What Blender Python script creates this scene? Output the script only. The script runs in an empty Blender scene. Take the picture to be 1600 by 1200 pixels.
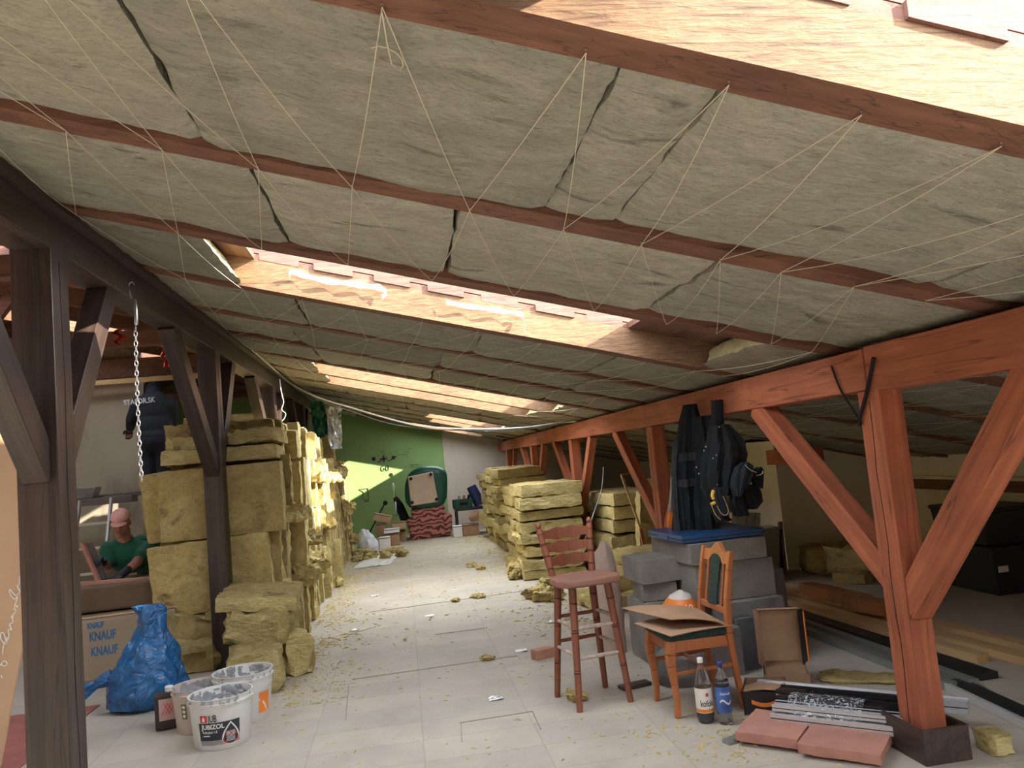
import bpy, bmesh, math, random
from mathutils import Vector, Matrix, Euler, noise
random.seed(7)
R_ = math.radians
# ------------------------------------------------------------------ camera
SC = bpy.context.scene
FPX = 1252.0
EYE = Vector((0, 0, 1.5))
def _basis():
    Y = Vector((630-800, 730-600, FPX)).normalized()
    r = R_(5.2)
    a = Vector((-math.sin(r), -math.cos(r), 0))
    k = -a.dot(Y)/Y.z
    Z = Vector((a.x, a.y, k)).normalized()
    X = Y.cross(Z)
    return Matrix(((X.x, Y.x, Z.x), (X.y, Y.y, Z.y), (X.z, Y.z, Z.z)))   # cam = M @ world
CM = _basis()
cd = bpy.data.cameras.new('camera'); cam = bpy.data.objects.new('camera', cd)
SC.collection.objects.link(cam); SC.camera = cam
cd.sensor_width = 36; cd.lens = FPX*36/1600; cd.clip_start = 0.05; cd.clip_end = 200
mt = CM.transposed()
rot = Matrix((( mt[0][0], -mt[0][1], -mt[0][2]), (mt[1][0], -mt[1][1], -mt[1][2]), (mt[2][0], -mt[2][1], -mt[2][2])))
cam.matrix_world = Matrix.Translation(EYE) @ rot.to_4x4()
# ------------------------------------------------------------------ daylight
W = bpy.data.worlds.new('sky'); SC.world = W; W.use_nodes = True
bg = W.node_tree.nodes['Background']; bg.inputs[0].default_value = (0.90, 0.94, 1.0, 1); bg.inputs[1].default_value = 8.2
sd = bpy.data.lights.new('sun', 'SUN'); sd.energy = 24; sd.angle = R_(0.8); sd.color = (1.0, 0.90, 0.74)
sun = bpy.data.objects.new('sun', sd); SC.collection.objects.link(sun)
SUN_DIR = Vector((-1.0, 0.45, -0.47)).normalized()
sun.rotation_euler = SUN_DIR.to_track_quat('-Z', 'Y').to_euler()
SC.view_settings.view_transform = 'Standard'; SC.view_settings.look = 'None'
SC.view_settings.gamma = 1; SC.view_settings.use_curve_mapping = False
SC.view_settings.exposure = 0.10
SC.cycles.use_denoising = True
SC.cycles.max_bounces = 10; SC.cycles.diffuse_bounces = 6; SC.cycles.glossy_bounces = 3
SC.cycles.transmission_bounces = 8; SC.cycles.transparent_max_bounces = 8
SC.cycles.sample_clamp_indirect = 8; SC.cycles.caustics_reflective = False; SC.cycles.caustics_refractive = False
def portal(name, loc, normal, sx, sy):
    d = bpy.data.lights.new(name, 'AREA'); d.shape = 'RECTANGLE'; d.size = sx; d.size_y = sy
    d.cycles.is_portal = True
    o = bpy.data.objects.new(name, d); SC.collection.objects.link(o); o.location = loc
    o.rotation_euler = Vector(normal).to_track_quat('-Z', 'Y').to_euler()
    return o
# ------------------------------------------------------------------ helpers
def ray(px, py):
    return mt @ Vector(((px-800)/FPX, (py-600)/FPX, 1))
def onz(px, py, z=0.0):
    d = ray(px, py); return EYE + d*((z-EYE.z)/d.z)
def onx(px, py, x):
    d = ray(px, py); return EYE + d*(x/d.x)
def ony(px, py, y):
    d = ray(px, py); return EYE + d*(y/d.y)
SL = 0.254; Z0 = 2.46
def roofz(x, h=0.0):
    if x < -4.6: return Z0+SL*4.6+h + SL*(x+4.6)
    return Z0 - SL*x + h
def onroof(px, py, h=0.0):
    d = ray(px, py); t = (Z0+h-EYE.z)/(d.z+SL*d.x); return EYE + d*t

class MB:
    def __init__(s): s.v = []; s.f = []; s.m = []
    def add(s, vs, fs, mi=0):
        n = len(s.v); s.v += [Vector(v) for v in vs]
        for f in fs: s.f.append([i+n for i in f]); s.m.append(mi)
        return s
    def box(s, c, d, rot=None, mi=0):
        M = Matrix.Identity(3) if rot is None else (rot if isinstance(rot, Matrix) else Euler(rot).to_matrix())
        c = Vector(c); vs = []
        for z in (-.5, .5):
            for y in (-.5, .5):
                for x in (-.5, .5): vs.append(c + M @ Vector((x*d[0], y*d[1], z*d[2])))
        return s.add(vs, [(0,2,3,1),(4,5,7,6),(0,1,5,4),(2,6,7,3),(0,4,6,2),(1,3,7,5)], mi)
    def bx(s, x0, x1, y0, y1, z0, z1, mi=0):
        return s.box(((x0+x1)/2, (y0+y1)/2, (z0+z1)/2), (x1-x0, y1-y0, z1-z0), None, mi)
    def beam(s, a, b, w, h, up=(0,0,1), mi=0, w1=None, h1=None):
        a = Vector(a); b = Vector(b); d = (b-a).normalized(); u = Vector(up)
        sd_ = d.cross(u)
        if sd_.length < 1e-4: sd_ = d.cross(Vector((1,0,0)))
        sd_.normalize(); u = sd_.cross(d).normalized()
        w1 = w if w1 is None else w1; h1 = h if h1 is None else h1
        vs = []
        for p, ww, hh in ((a, w, h), (b, w1, h1)):
            for i, j in ((-.5,-.5),(.5,-.5),(.5,.5),(-.5,.5)): vs.append(p + sd_*i*ww + u*j*hh)
        return s.add(vs, [(0,3,2,1),(4,5,6,7),(0,1,5,4),(1,2,6,5),(2,3,7,6),(3,0,4,7)], mi)
    def tube(s, pts, r, n=8, cap=True, mi=0):
        pts = [Vector(p) for p in pts]; rs = r if isinstance(r, (list, tuple)) else [r]*len(pts)
        vs = []; up = Vector((0,0,1)); prev = None
        for i, p in enumerate(pts):
            d = (pts[min(i+1, len(pts)-1)] - pts[max(i-1, 0)]).normalized()
            if prev is None:
                x = d.cross(up)
                if x.length < .01: x = d.cross(Vector((1,0,0)))
            else: x = prev - d*prev.dot(d)
            x.normalize(); prev = x; y = d.cross(x)
            for k in range(n):
                a = 2*math.pi*k/n; vs.append(p + (x*math.cos(a)+y*math.sin(a))*rs[i])
        fs = []
        for i in range(len(pts)-1):
            for k in range(n): fs.append((i*n+k, i*n+(k+1)%n, (i+1)*n+(k+1)%n, (i+1)*n+k))
        if cap: fs += [tuple(range(n-1, -1, -1)), tuple((len(pts)-1)*n+k for k in range(n))]
        return s.add(vs, fs, mi)
    def lathe(s, prof, c=(0,0,0), n=24, axis=None, mi=0, cap=True, ex=1.0, ey=1.0):
        c = Vector(c); M = Matrix.Identity(3) if axis is None else Vector((0,0,1)).rotation_difference(Vector(axis)).to_matrix()
        vs = []
        for r, z in prof:
            for k in range(n):
                a = 2*math.pi*k/n; vs.append(c + M @ Vector((r*ex*math.cos(a), r*ey*math.sin(a), z)))
        fs = []
        for i in range(len(prof)-1):
            for k in range(n): fs.append((i*n+k, i*n+(k+1)%n, (i+1)*n+(k+1)%n, (i+1)*n+k))
        if cap: fs += [tuple(range(n-1, -1, -1)), tuple((len(prof)-1)*n+k for k in range(n))]
        return s.add(vs, fs, mi)
    def prism(s, poly, ax, a, b, mi=0):
        # polygon in the plane normal to ax ('x': (y,z), 'y': (x,z), 'z': (x,y)), extruded a..b
        def P(u, v, w): return {'x': (w,u,v), 'y': (u,w,v), 'z': (u,v,w)}[ax]
        n = len(poly); vs = [P(u,v,a) for u,v in poly]+[P(u,v,b) for u,v in poly]
        fs = [tuple(range(n-1,-1,-1)), tuple(range(n,2*n))]+[(i,(i+1)%n,n+(i+1)%n,n+i) for i in range(n)]
        return s.add(vs, fs, mi)
    def plate(s, poly3, t, nrm, mi=0):
        nrm = Vector(nrm).normalized()*t; n = len(poly3); vs = [Vector(p) for p in poly3]+[Vector(p)+nrm for p in poly3]
        return s.add(vs, [tuple(range(n-1,-1,-1)), tuple(range(n,2*n))]+[(i,(i+1)%n,n+(i+1)%n,n+i) for i in range(n)], mi)
    def roofbox(s, x0, x1, y0, y1, h0, h1, mi=0):
        vs = [(x,y,roofz(x,h)) for h in (h0,h1) for y in (y0,y1) for x in (x0,x1)]
        return s.add(vs, [(0,2,3,1),(4,5,7,6),(0,1,5,4),(2,6,7,3),(0,4,6,2),(1,3,7,5)], mi)
    def xf(s, M):
        s.v = [M @ v for v in s.v]; return s
    def build(s, name, mat, parent=None, smooth=False, bevel=0, world=False, sub=0):
        me = bpy.data.meshes.new(name)
        off = Vector((0,0,0))
        M = None
        if parent is not None and world:
            M = (Matrix.Translation(parent.location) @ parent.rotation_euler.to_matrix().to_4x4()).inverted()
        vs = [tuple((M @ v) if M is not None else v) for v in s.v]
        me.from_pydata(vs, [], s.f)
        mats = mat if isinstance(mat, (list, tuple)) else [mat]
        for m in mats: me.materials.append(m)
        if len(mats) > 1:
            for p, i in zip(me.polygons, s.m): p.material_index = i
        bm = bmesh.new(); bm.from_mesh(me)
        bmesh.ops.recalc_face_normals(bm, faces=bm.faces); bm.to_mesh(me); bm.free()
        if smooth:
            for p in me.polygons: p.use_smooth = True
            try: me.set_sharp_from_angle(angle=R_(40))
            except Exception: pass
        me.update()
        o = bpy.data.objects.new(name, me); SC.collection.objects.link(o)
        if parent is not None: o.parent = parent
        if bevel:
            b = o.modifiers.new('bevel', 'BEVEL'); b.width = bevel; b.segments = 2; b.limit_method = 'ANGLE'; b.angle_limit = R_(40)
        if sub:
            q = o.modifiers.new('sub', 'SUBSURF'); q.levels = sub; q.render_levels = sub
        return o
def thing(name, label, cat, loc=(0,0,0), rz=0, group=None):
    o = bpy.data.objects.new(name, None); SC.collection.objects.link(o); o.empty_display_size = .1
    o.location = Vector(loc); o.rotation_euler = (0,0,rz); o['label'] = label; o['category'] = cat
    if group: o['group'] = group
    return o
def tag(o, label, cat, group=None, kind=None):
    o['label'] = label; o['category'] = cat
    if group: o['group'] = group
    if kind: o['kind'] = kind
    return o
def struct(o): o['kind'] = 'structure'; return o
def dup(root, loc=None, rz=None, label=None, group=None, scale=None):
    r = root.copy(); SC.collection.objects.link(r)
    if loc is not None: r.location = Vector(loc)
    if rz is not None: r.rotation_euler = (0,0,rz) if not hasattr(rz, '__len__') else rz
    if scale is not None: r.scale = scale
    if label: r['label'] = label
    if group: r['group'] = group
    for ch in list(root.children):
        c = ch.copy(); SC.collection.objects.link(c); c.parent = r
        for g in list(ch.children):
            d = g.copy(); SC.collection.objects.link(d); d.parent = c
    return r
def fbm(p, s, o=3):
    return noise.fractal(Vector(p)*s, 1.0, 2.0, o)
# ------------------------------------------------------------------ materials
def mk(name):
    m = bpy.data.materials.new(name); m.use_nodes = True; nt = m.node_tree
    return m, nt, nt.nodes, nt.links, nt.nodes['Principled BSDF']
def col(c): return (c[0], c[1], c[2], 1)
def ramp(N, stops):
    r = N.new('ShaderNodeValToRGB'); e = r.color_ramp.elements
    e[0].position = stops[0][0]; e[0].color = col(stops[0][1]); e[1].position = stops[-1][0]; e[1].color = col(stops[-1][1])
    for p, c in stops[1:-1]:
        q = e.new(p); q.color = col(c)
    return r
def simple(name, c, rough=.6, metal=0, var=.12, scale=6, bump=0, bscale=40, stretch=(1,1,1), spec=None, sub=None):
    m, nt, N, L, P = mk(name)
    tc = N.new('ShaderNodeTexCoord'); mp = N.new('ShaderNodeMapping'); mp.inputs['Scale'].default_value = stretch
    L.new(tc.outputs['Object'], mp.inputs[0])
    n = N.new('ShaderNodeTexNoise'); n.inputs['Scale'].default_value = scale; n.inputs['Detail'].default_value = 5
    L.new(mp.outputs[0], n.inputs[0])
    lo = [max(0, v*(1-var)) for v in c]; hi = [min(1, v*(1+var)) for v in c]
    r = ramp(N, [(.3, lo), (.7, hi)]); L.new(n.outputs[0], r.inputs[0]); L.new(r.outputs[0], P.inputs['Base Color'])
    P.inputs['Roughness'].default_value = rough; P.inputs['Metallic'].default_value = metal
    if spec is not None: P.inputs['Specular IOR Level'].default_value = spec
    if bump:
        n2 = N.new('ShaderNodeTexNoise'); n2.inputs['Scale'].default_value = bscale; n2.inputs['Detail'].default_value = 4
        L.new(mp.outputs[0], n2.inputs[0])
        b = N.new('ShaderNodeBump'); b.inputs['Strength'].default_value = bump; b.inputs['Distance'].default_value = .01
        L.new(n2.outputs[0], b.inputs['Height']); L.new(b.outputs[0], P.inputs['Normal'])
    return m
def wood(name, c1, c2, axis='x', rough=.75, scale=3.0, bump=.5, knots=True, crack=True, gl=.35, gw=6):
    m, nt, N, L, P = mk(name)
    tc = N.new('ShaderNodeTexCoord'); mp = N.new('ShaderNodeMapping')
    st = {'x': (gl, gw, gw), 'y': (gw, gl, gw), 'z': (gw, gw, gl)}[axis]; mp.inputs['Scale'].default_value = st
    L.new(tc.outputs['Object'], mp.inputs[0])
    n = N.new('ShaderNodeTexNoise'); n.inputs['Scale'].default_value = scale; n.inputs['Detail'].default_value = 8; n.inputs['Roughness'].default_value = .65
    n.inputs['Distortion'].default_value = .4
    L.new(mp.outputs[0], n.inputs[0])
    mid = [(a+b)/2 for a, b in zip(c1, c2)]
    r = ramp(N, [(.3, c1), (.52, mid), (.72, c2)]); L.new(n.outputs[0], r.inputs[0])
    out = r.outputs[0]
    # blotches
    n3 = N.new('ShaderNodeTexNoise'); n3.inputs['Scale'].default_value = 2.3; n3.inputs['Detail'].default_value = 3; L.new(tc.outputs['Object'], n3.inputs[0])
    r3 = ramp(N, [(.35, (.72,.72,.72)), (.65, (1.1,1.1,1.1))]); L.new(n3.outputs[0], r3.inputs[0])
    mx = N.new('ShaderNodeMixRGB'); mx.blend_type = 'MULTIPLY'; mx.inputs[0].default_value = .7; L.new(out, mx.inputs[1]); L.new(r3.outputs[0], mx.inputs[2]); out = mx.outputs[0]
    if crack:
        w = N.new('ShaderNodeTexNoise'); w.inputs['Scale'].default_value = scale*1.3; w.inputs['Detail'].default_value = 2
        mp2 = N.new('ShaderNodeMapping'); mp2.inputs['Scale'].default_value = {'x': (.12,5,5),'y': (5,.12,5),'z': (5,5,.12)}[axis]; L.new(tc.outputs['Object'], mp2.inputs[0]); L.new(mp2.outputs[0], w.inputs[0])
        rc = ramp(N, [(.485, (1,1,1)), (.5, (.25,.25,.25)), (.515, (1,1,1))]); L.new(w.outputs[0], rc.inputs[0])
        m2 = N.new('ShaderNodeMixRGB'); m2.blend_type = 'MULTIPLY'; m2.inputs[0].default_value = .75; L.new(out, m2.inputs[1]); L.new(rc.outputs[0], m2.inputs[2]); out = m2.outputs[0]
    L.new(out, P.inputs['Base Color']); P.inputs['Roughness'].default_value = rough
    b = N.new('ShaderNodeBump'); b.inputs['Strength'].default_value = bump; b.inputs['Distance'].default_value = .006
    L.new(n.outputs[0], b.inputs['Height']); L.new(b.outputs[0], P.inputs['Normal'])
    return m
def wool(name, c1, c2, dark, smudge=.35, scale=5, st=(1,1,1), bump=.9, fibre=.85):
    m, nt, N, L, P = mk(name)
    tc = N.new('ShaderNodeTexCoord'); oi = N.new('ShaderNodeObjectInfo')
    ad = N.new('ShaderNodeVectorMath'); ad.operation = 'MULTIPLY_ADD'; ad.inputs[1].default_value = (1,1,1)
    cx = N.new('ShaderNodeCombineXYZ'); mu = N.new('ShaderNodeMath'); mu.operation = 'MULTIPLY'; mu.inputs[1].default_value = 31
    L.new(oi.outputs['Random'], mu.inputs[0]); L.new(mu.outputs[0], cx.inputs[0]); L.new(mu.outputs[0], cx.inputs[2])
    L.new(tc.outputs['Object'], ad.inputs[0]); L.new(cx.outputs[0], ad.inputs[2])
    mp = N.new('ShaderNodeMapping'); mp.inputs['Scale'].default_value = st; L.new(ad.outputs[0], mp.inputs[0])
    n = N.new('ShaderNodeTexNoise'); n.inputs['Scale'].default_value = scale; n.inputs['Detail'].default_value = 9; n.inputs['Roughness'].default_value = .7
    n.inputs['Distortion'].default_value = .8; L.new(mp.outputs[0], n.inputs[0])
    r = ramp(N, [(.3, [a*.82 for a in c1]), (.5, c1), (.72, c2)]); L.new(n.outputs[0], r.inputs[0])
    s2 = N.new('ShaderNodeTexNoise'); s2.inputs['Scale'].default_value = scale*1.1; s2.inputs['Detail'].default_value = 6; s2.inputs['Roughness'].default_value = .6; s2.inputs['Distortion'].default_value = 1.2
    mp2 = N.new('ShaderNodeMapping'); mp2.inputs['Scale'].default_value = (st[0]*.6, st[1]*1.4, st[2]*1.1); L.new(ad.outputs[0], mp2.inputs[0]); L.new(mp2.outputs[0], s2.inputs[0])
    rs = ramp(N, [(.60, (0,0,0)), (.74, (1,1,1))]); L.new(s2.outputs[0], rs.inputs[0])
    sm = N.new('ShaderNodeMath'); sm.operation = 'MULTIPLY'; sm.inputs[1].default_value = smudge; L.new(rs.outputs[0], sm.inputs[0])
    mx = N.new('ShaderNodeMixRGB'); L.new(sm.outputs[0], mx.inputs[0]); L.new(r.outputs[0], mx.inputs[1]); mx.inputs[2].default_value = col(dark)
    # per batt tone
    hv = N.new('ShaderNodeHueSaturation'); mr = N.new('ShaderNodeMapRange'); mr.inputs[3].default_value = .8; mr.inputs[4].default_value = 1.15
    L.new(oi.outputs['Random'], mr.inputs[0]); L.new(mr.outputs[0], hv.inputs['Value']); L.new(mx.outputs[0], hv.inputs['Color'])
    ff = N.new('ShaderNodeTexNoise'); ff.inputs['Scale'].default_value = scale*9; ff.inputs['Detail'].default_value = 8; ff.inputs['Roughness'].default_value = .75; ff.inputs['Distortion'].default_value = 1.0
    mp3 = N.new('ShaderNodeMapping'); mp3.inputs['Scale'].default_value = (st[0], st[1]*1.8, st[2]*1.3); L.new(ad.outputs[0], mp3.inputs[0]); L.new(mp3.outputs[0], ff.inputs[0])
    rf = ramp(N, [(.34, (.55,.55,.55)), (.47, (.95,.95,.95)), (.62, (1.12,1.12,1.12))]); L.new(ff.outputs[0], rf.inputs[0])
    mf_ = N.new('ShaderNodeMixRGB'); mf_.blend_type = 'MULTIPLY'; mf_.inputs[0].default_value = fibre; L.new(hv.outputs[0], mf_.inputs[1]); L.new(rf.outputs[0], mf_.inputs[2])
    L.new(mf_.outputs[0], P.inputs['Base Color']); P.inputs['Roughness'].default_value = .95; P.inputs['Specular IOR Level'].default_value = .1
    b = N.new('ShaderNodeBump'); b.inputs['Strength'].default_value = bump; b.inputs['Distance'].default_value = .02
    f = N.new('ShaderNodeTexNoise'); f.inputs['Scale'].default_value = scale*4; f.inputs['Detail'].default_value = 6; L.new(mp.outputs[0], f.inputs[0])
    a2 = N.new('ShaderNodeMath'); a2.operation = 'ADD'; L.new(f.outputs[0], a2.inputs[0]); L.new(n.outputs[0], a2.inputs[1])
    L.new(a2.outputs[0], b.inputs['Height']); L.new(b.outputs[0], P.inputs['Normal'])
    return m
M_redwood = wood('red_stained_timber_y', (.29,.080,.038), (.52,.165,.080), 'y')
M_redwood_z = wood('red_stained_timber_z', (.29,.080,.038), (.54,.170,.080), 'z')
M_pinkbrace = wood('pale_brace_timber', (.34,.15,.10), (.50,.25,.17), 'z')
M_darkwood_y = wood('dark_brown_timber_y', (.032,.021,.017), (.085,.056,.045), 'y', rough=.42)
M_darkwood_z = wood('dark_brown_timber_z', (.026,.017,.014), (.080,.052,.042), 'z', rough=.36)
M_rafter = wood('rafter_timber', (.12,.048,.028), (.24,.105,.062), 'x')
M_raftraw = wood('sawn_rafter_side', (.155,.078,.040), (.29,.165,.080), 'x', bump=1.6, gl=3.0, gw=14, scale=4)
M_deck = wood('roof_board_timber', (.11,.048,.032), (.25,.12,.080), 'y')
M_pinkplank = wood('pink_plank', (.17,.080,.060), (.27,.130,.10), 'x', gl=1.2, gw=10, bump=1.0)
M_yellowwood = wood('pale_new_timber', (.50,.32,.14), (.66,.46,.24), 'x', crack=False)
M_woolceil = wool('ceiling_wool', (.335,.320,.255), (.42,.405,.325), (.07,.068,.06), smudge=.85, scale=3.6, st=(1,1.6,1))
M_woolcut = wool('fresh_cut_wool', (.60,.54,.28), (.72,.66,.38), (.3,.26,.12), smudge=.2, scale=9)
M_wool = wool('yellow_wool', (.52,.43,.19), (.70,.60,.32), (.13,.09,.035), smudge=.6, scale=4, st=(1,1,2.2))
M_woolflat = wool('yellow_wool_face', (.40,.31,.13), (.54,.43,.21), (.07,.045,.02), smudge=.85, scale=3)
# ------------------------------------------------------------------ floor
def floor_mat():
    m, nt, N, L, P = mk('dusty_board_floor')
    tc = N.new('ShaderNodeTexCoord')
    mp = N.new('ShaderNodeMapping'); L.new(tc.outputs['Object'], mp.inputs[0])
    br = N.new('ShaderNodeTexBrick'); br.offset = .0; br.inputs['Scale'].default_value = 1.0
    br.inputs['Brick Width'].default_value = .62; br.inputs['Row Height'].default_value = .33; br.inputs['Mortar Size'].default_value = .006
    br.inputs['Color1'].default_value = (.43,.40,.345,1); br.inputs['Color2'].default_value = (.485,.445,.38,1); br.inputs['Mortar'].default_value = (.385,.355,.305,1)
    br.inputs['Mortar Smooth'].default_value = .6
    nz = N.new('ShaderNodeTexNoise'); nz.inputs['Scale'].default_value = 7; nz.inputs['Detail'].default_value = 3
    L.new(tc.outputs['Object'], nz.inputs[0])
    vm = N.new('ShaderNodeVectorMath'); vm.operation = 'MULTIPLY_ADD'; vm.inputs[1].default_value = (.012,.012,0); L.new(nz.outputs['Color'], vm.inputs[0]); L.new(mp.outputs[0], vm.inputs[2])
    L.new(vm.outputs[0], br.inputs[0])
    n = N.new('ShaderNodeTexNoise'); n.inputs['Scale'].default_value = 1.7; n.inputs['Detail'].default_value = 10; n.inputs['Roughness'].default_value = .7; L.new(tc.outputs['Object'], n.inputs[0])
    r = ramp(N, [(.3, (.80,.78,.76)), (.55, (.98,.97,.95)), (.75, (1.14,1.12,1.05))]); L.new(n.outputs[0], r.inputs[0])
    mx = N.new('ShaderNodeMixRGB'); mx.blend_type = 'MULTIPLY'; mx.inputs[0].default_value = 1; L.new(br.outputs[0], mx.inputs[1]); L.new(r.outputs[0], mx.inputs[2])
    # yellow wool dust, denser far down the aisle
    d = N.new('ShaderNodeTexNoise'); d.inputs['Scale'].default_value = 2.6; d.inputs['Detail'].default_value = 12; d.inputs['Roughness'].default_value = .8; L.new(tc.outputs['Object'], d.inputs[0])
    sx = N.new('ShaderNodeSeparateXYZ'); L.new(tc.outputs['Object'], sx.inputs[0])
    mr = N.new('ShaderNodeMapRange'); mr.inputs[1].default_value = 6; mr.inputs[2].default_value = 15; mr.inputs[3].default_value = 0; mr.inputs[4].default_value = .16; L.new(sx.outputs[1], mr.inputs[0])
    sb = N.new('ShaderNodeMath'); sb.operation = 'ADD'; L.new(d.outputs[0], sb.inputs[0]); L.new(mr.outputs[0], sb.inputs[1])
    rd = ramp(N, [(.60, (0,0,0)), (.74, (1,1,1))]); L.new(sb.outputs[0], rd.inputs[0])
    mf = N.new('ShaderNodeMath'); mf.operation = 'MULTIPLY'; mf.inputs[1].default_value = .75; L.new(rd.outputs[0], mf.inputs[0])
    m2 = N.new('ShaderNodeMixRGB'); L.new(mf.outputs[0], m2.inputs[0]); L.new(mx.outputs[0], m2.inputs[1]); m2.inputs[2].default_value = (.46,.39,.22,1)
    L.new(m2.outputs[0], P.inputs['Base Color']); P.inputs['Roughness'].default_value = .7
    b = N.new('ShaderNodeBump'); b.inputs['Strength'].default_value = .25; b.inputs['Distance'].default_value = .01
    L.new(n.outputs[0], b.inputs['Height']); L.new(b.outputs[0], P.inputs['Normal'])
    return m
M_floor = floor_mat()
fl = struct(MB().bx(-9, 5.6, -4.2, 18.6, -.2, 0).build('floor', M_floor))
# ------------------------------------------------------------------ roof
RW = .13                       # rafter width
def ry(i): return 1.5 + 1.155*(i-1)     # near face of rafter i
# opened bays (those behind the camera added unseen, for extra daylight): index of the rafter before the bay -> (x0, x1) without insulation, (x0, x1) hole in the boards
OPEN = {-2: ((-1.2, 4.4), (-1.1, 4.3)), -1: ((-.6, 4.4), (-.5, 4.3)), 0: ((-1.3, 2.9), (.55, 2.7)), 3: ((-.87, 1.95), (-.80, 1.50)),
        7: ((-.87, 1.83), (-.80, 1.78)), 8: ((-.85, 1.70), (-.80, 1.66)),
        11: ((.52, 1.75), (.56, 1.70)), 12: ((.60, 1.62), (.64, 1.58)), 14: ((-.90, 1.73), (.45, 1.70))}
OPENL = {4: (-4.3, -2.7), 7: (-4.2, -2.9), 0: (-4.3, -2.6), -2:(-4.3,-2.6), 9: (-3.9,-3.0), 2:(-4.4,-3.2), -1:(-4.3,-2.6), -3:(-4.3,-2.6)}  # left slope gaps, unseen ones added to let more daylight inside
XL, XR = -8.6, 5.6
deck = MB(); H0, H1 = .18, .215
for i in range(-4, 17):
    a = ry(i) if i > -4 else -4.2; b = ry(i+1) if i < 16 else 18.6
    a = max(a, -4.2); b = min(b, 18.6)
    if b <= a: continue
    cuts = []
    if i in OPEN: cuts.append(OPEN[i][1])
    if i in OPENL: cuts.append(OPENL[i])
    cuts.sort(); x = -4.6
    ho = a+RW*0.5
    for c in cuts:
        deck.roofbox(x, c[0], a, b, H0, H1); deck.roofbox(c[0], c[1], a, a+RW, H0, H1); x = c[1]
    deck.roofbox(x, XR, a, b, H0, H1)
    deck.roofbox(XL, -4.6, a, b, H0, H1)
struct(deck.build('ceiling', M_deck))
for i in OPEN:
    (x0, x1) = OPEN[i][1]; y0 = ry(i)+RW; y1 = ry(i+1); xm = (x0+x1)/2
    portal('skylight_or_added_portal', (xm, (y0+y1)/2, roofz(xm, .26)), (-SL, 0, -1), x1-x0, y1-y0)
for i in OPENL:
    (x0, x1) = OPENL[i]; y0 = ry(i)+RW; y1 = ry(i+1); xm = (x0+x1)/2
    portal('added_gap_portal', (xm, (y0+y1)/2, roofz(xm, .26)), (-SL, 0, -1), x1-x0, y1-y0)
# rafters
ORD = ['zeroth','first','second','third','fourth','fifth','sixth','seventh','eighth','ninth','tenth','eleventh','twelfth','thirteenth','fourteenth','fifteenth']
def rough_beam_x(x0, x1, ya, yb, h0, h1, seed, mi=0):
    mb = MB(); n = 40; vs = []
    for k in range(n+1):
        x = x0+(x1-x0)*k/n
        w = [noise.noise(Vector((x*1.3, seed*3.1+j*7, 0)))*.006 for j in range(4)]
        vs += [(x, ya+w[0], roofz(x, h0+w[1])), (x, yb+w[2], roofz(x, h0+w[3])), (x, yb, roofz(x, h1)), (x, ya, roofz(x, h1))]
    fs = []; ms = []
    for k in range(n):
        for j in range(4): mb.f.append([k*4+j, k*4+(j+1)%4, k*4+4+(j+1)%4, k*4+4+j]); mb.m.append(1 if j == 3 else 0)
    mb.f.append([3,2,1,0]); mb.m.append(0); mb.f.append([n*4+j for j in range(4)]); mb.m.append(0)
    mb.v = [Vector(v) for v in vs]
    return mb
for i in range(-3, 17):
    y = ry(i)
    if y > 18.2: break
    sawn = (i-1) in OPEN
    lab = {1: 'rafter beside the nearest roof opening, its sawn side brightly lit', 2: 'red brown rafter across the ceiling, first one past the bright sawn rafter',
           3: 'red brown rafter on the near edge of the large roof opening', 4: 'rafter with long orange side face seen in the large roof opening'}.get(i, 'dark brown sloping rafter showing as a thin line between far insulation bays')
    r = rough_beam_x(-4.6, XR, y, y+RW, 0, H0, i).build('rafter', [M_rafter, M_raftraw if sawn else M_rafter])
    if i in (1,2,3,4): tag(r, lab, 'rafter')
    elif i < 1: struct(r); r.name = 'ceiling_rafter'
    else: tag(r, 'dark brown sloping rafter across the ceiling, %s from the camera' % (ORD[i] if i < 16 else 'last'), 'rafter', 'rafters down the attic')
for i in range(4, 12):
    y = ry(i)
    r = MB().roofbox(XL, -4.6, y, y+RW, 0, H0).build('rafter', M_rafter)
    tag(r, 'dark rafter of the far roof slope behind the left posts', 'rafter', 'rafters of the left slope')
# cut sheathing ends and long plank over rafters at openings
for i in (0, 3, 7, 8, 11, 12, 14):
    (x0, x1) = OPEN[i][0]; yf = ry(i+1)
    where = {0: 'nearest roof opening', 3: 'large roof opening', 7: 'second roof opening', 8: 'second roof opening behind its rafter', 11: 'small far opening', 12: 'small far opening behind its rafter', 14: 'farthest roof opening'}[i]
    t = thing('roof_sheathing', 'pink sawn board ends under a plank in the %s' % where, 'boards', (x0, yf, roofz(x0, .18)))
    x = x0 + .1; pitch = .335; wd = .225
    while x < x1+.1:
        a = x + random.uniform(-.015,.015); b = min(a+wd+random.uniform(-.02,.02), x1+.3); y_ = yf - random.uniform(.0, .02)
        MB().roofbox(a, b, y_, yf+.1, .182, .222+random.uniform(-.004,.004)).build('board_end', M_pinkplank, t, world=True); x += pitch
    MB().roofbox(x0+.05, x1+.05, yf+.006, yf+.05, .224, .33).build('plank', M_pinkplank, t, world=True)
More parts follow.
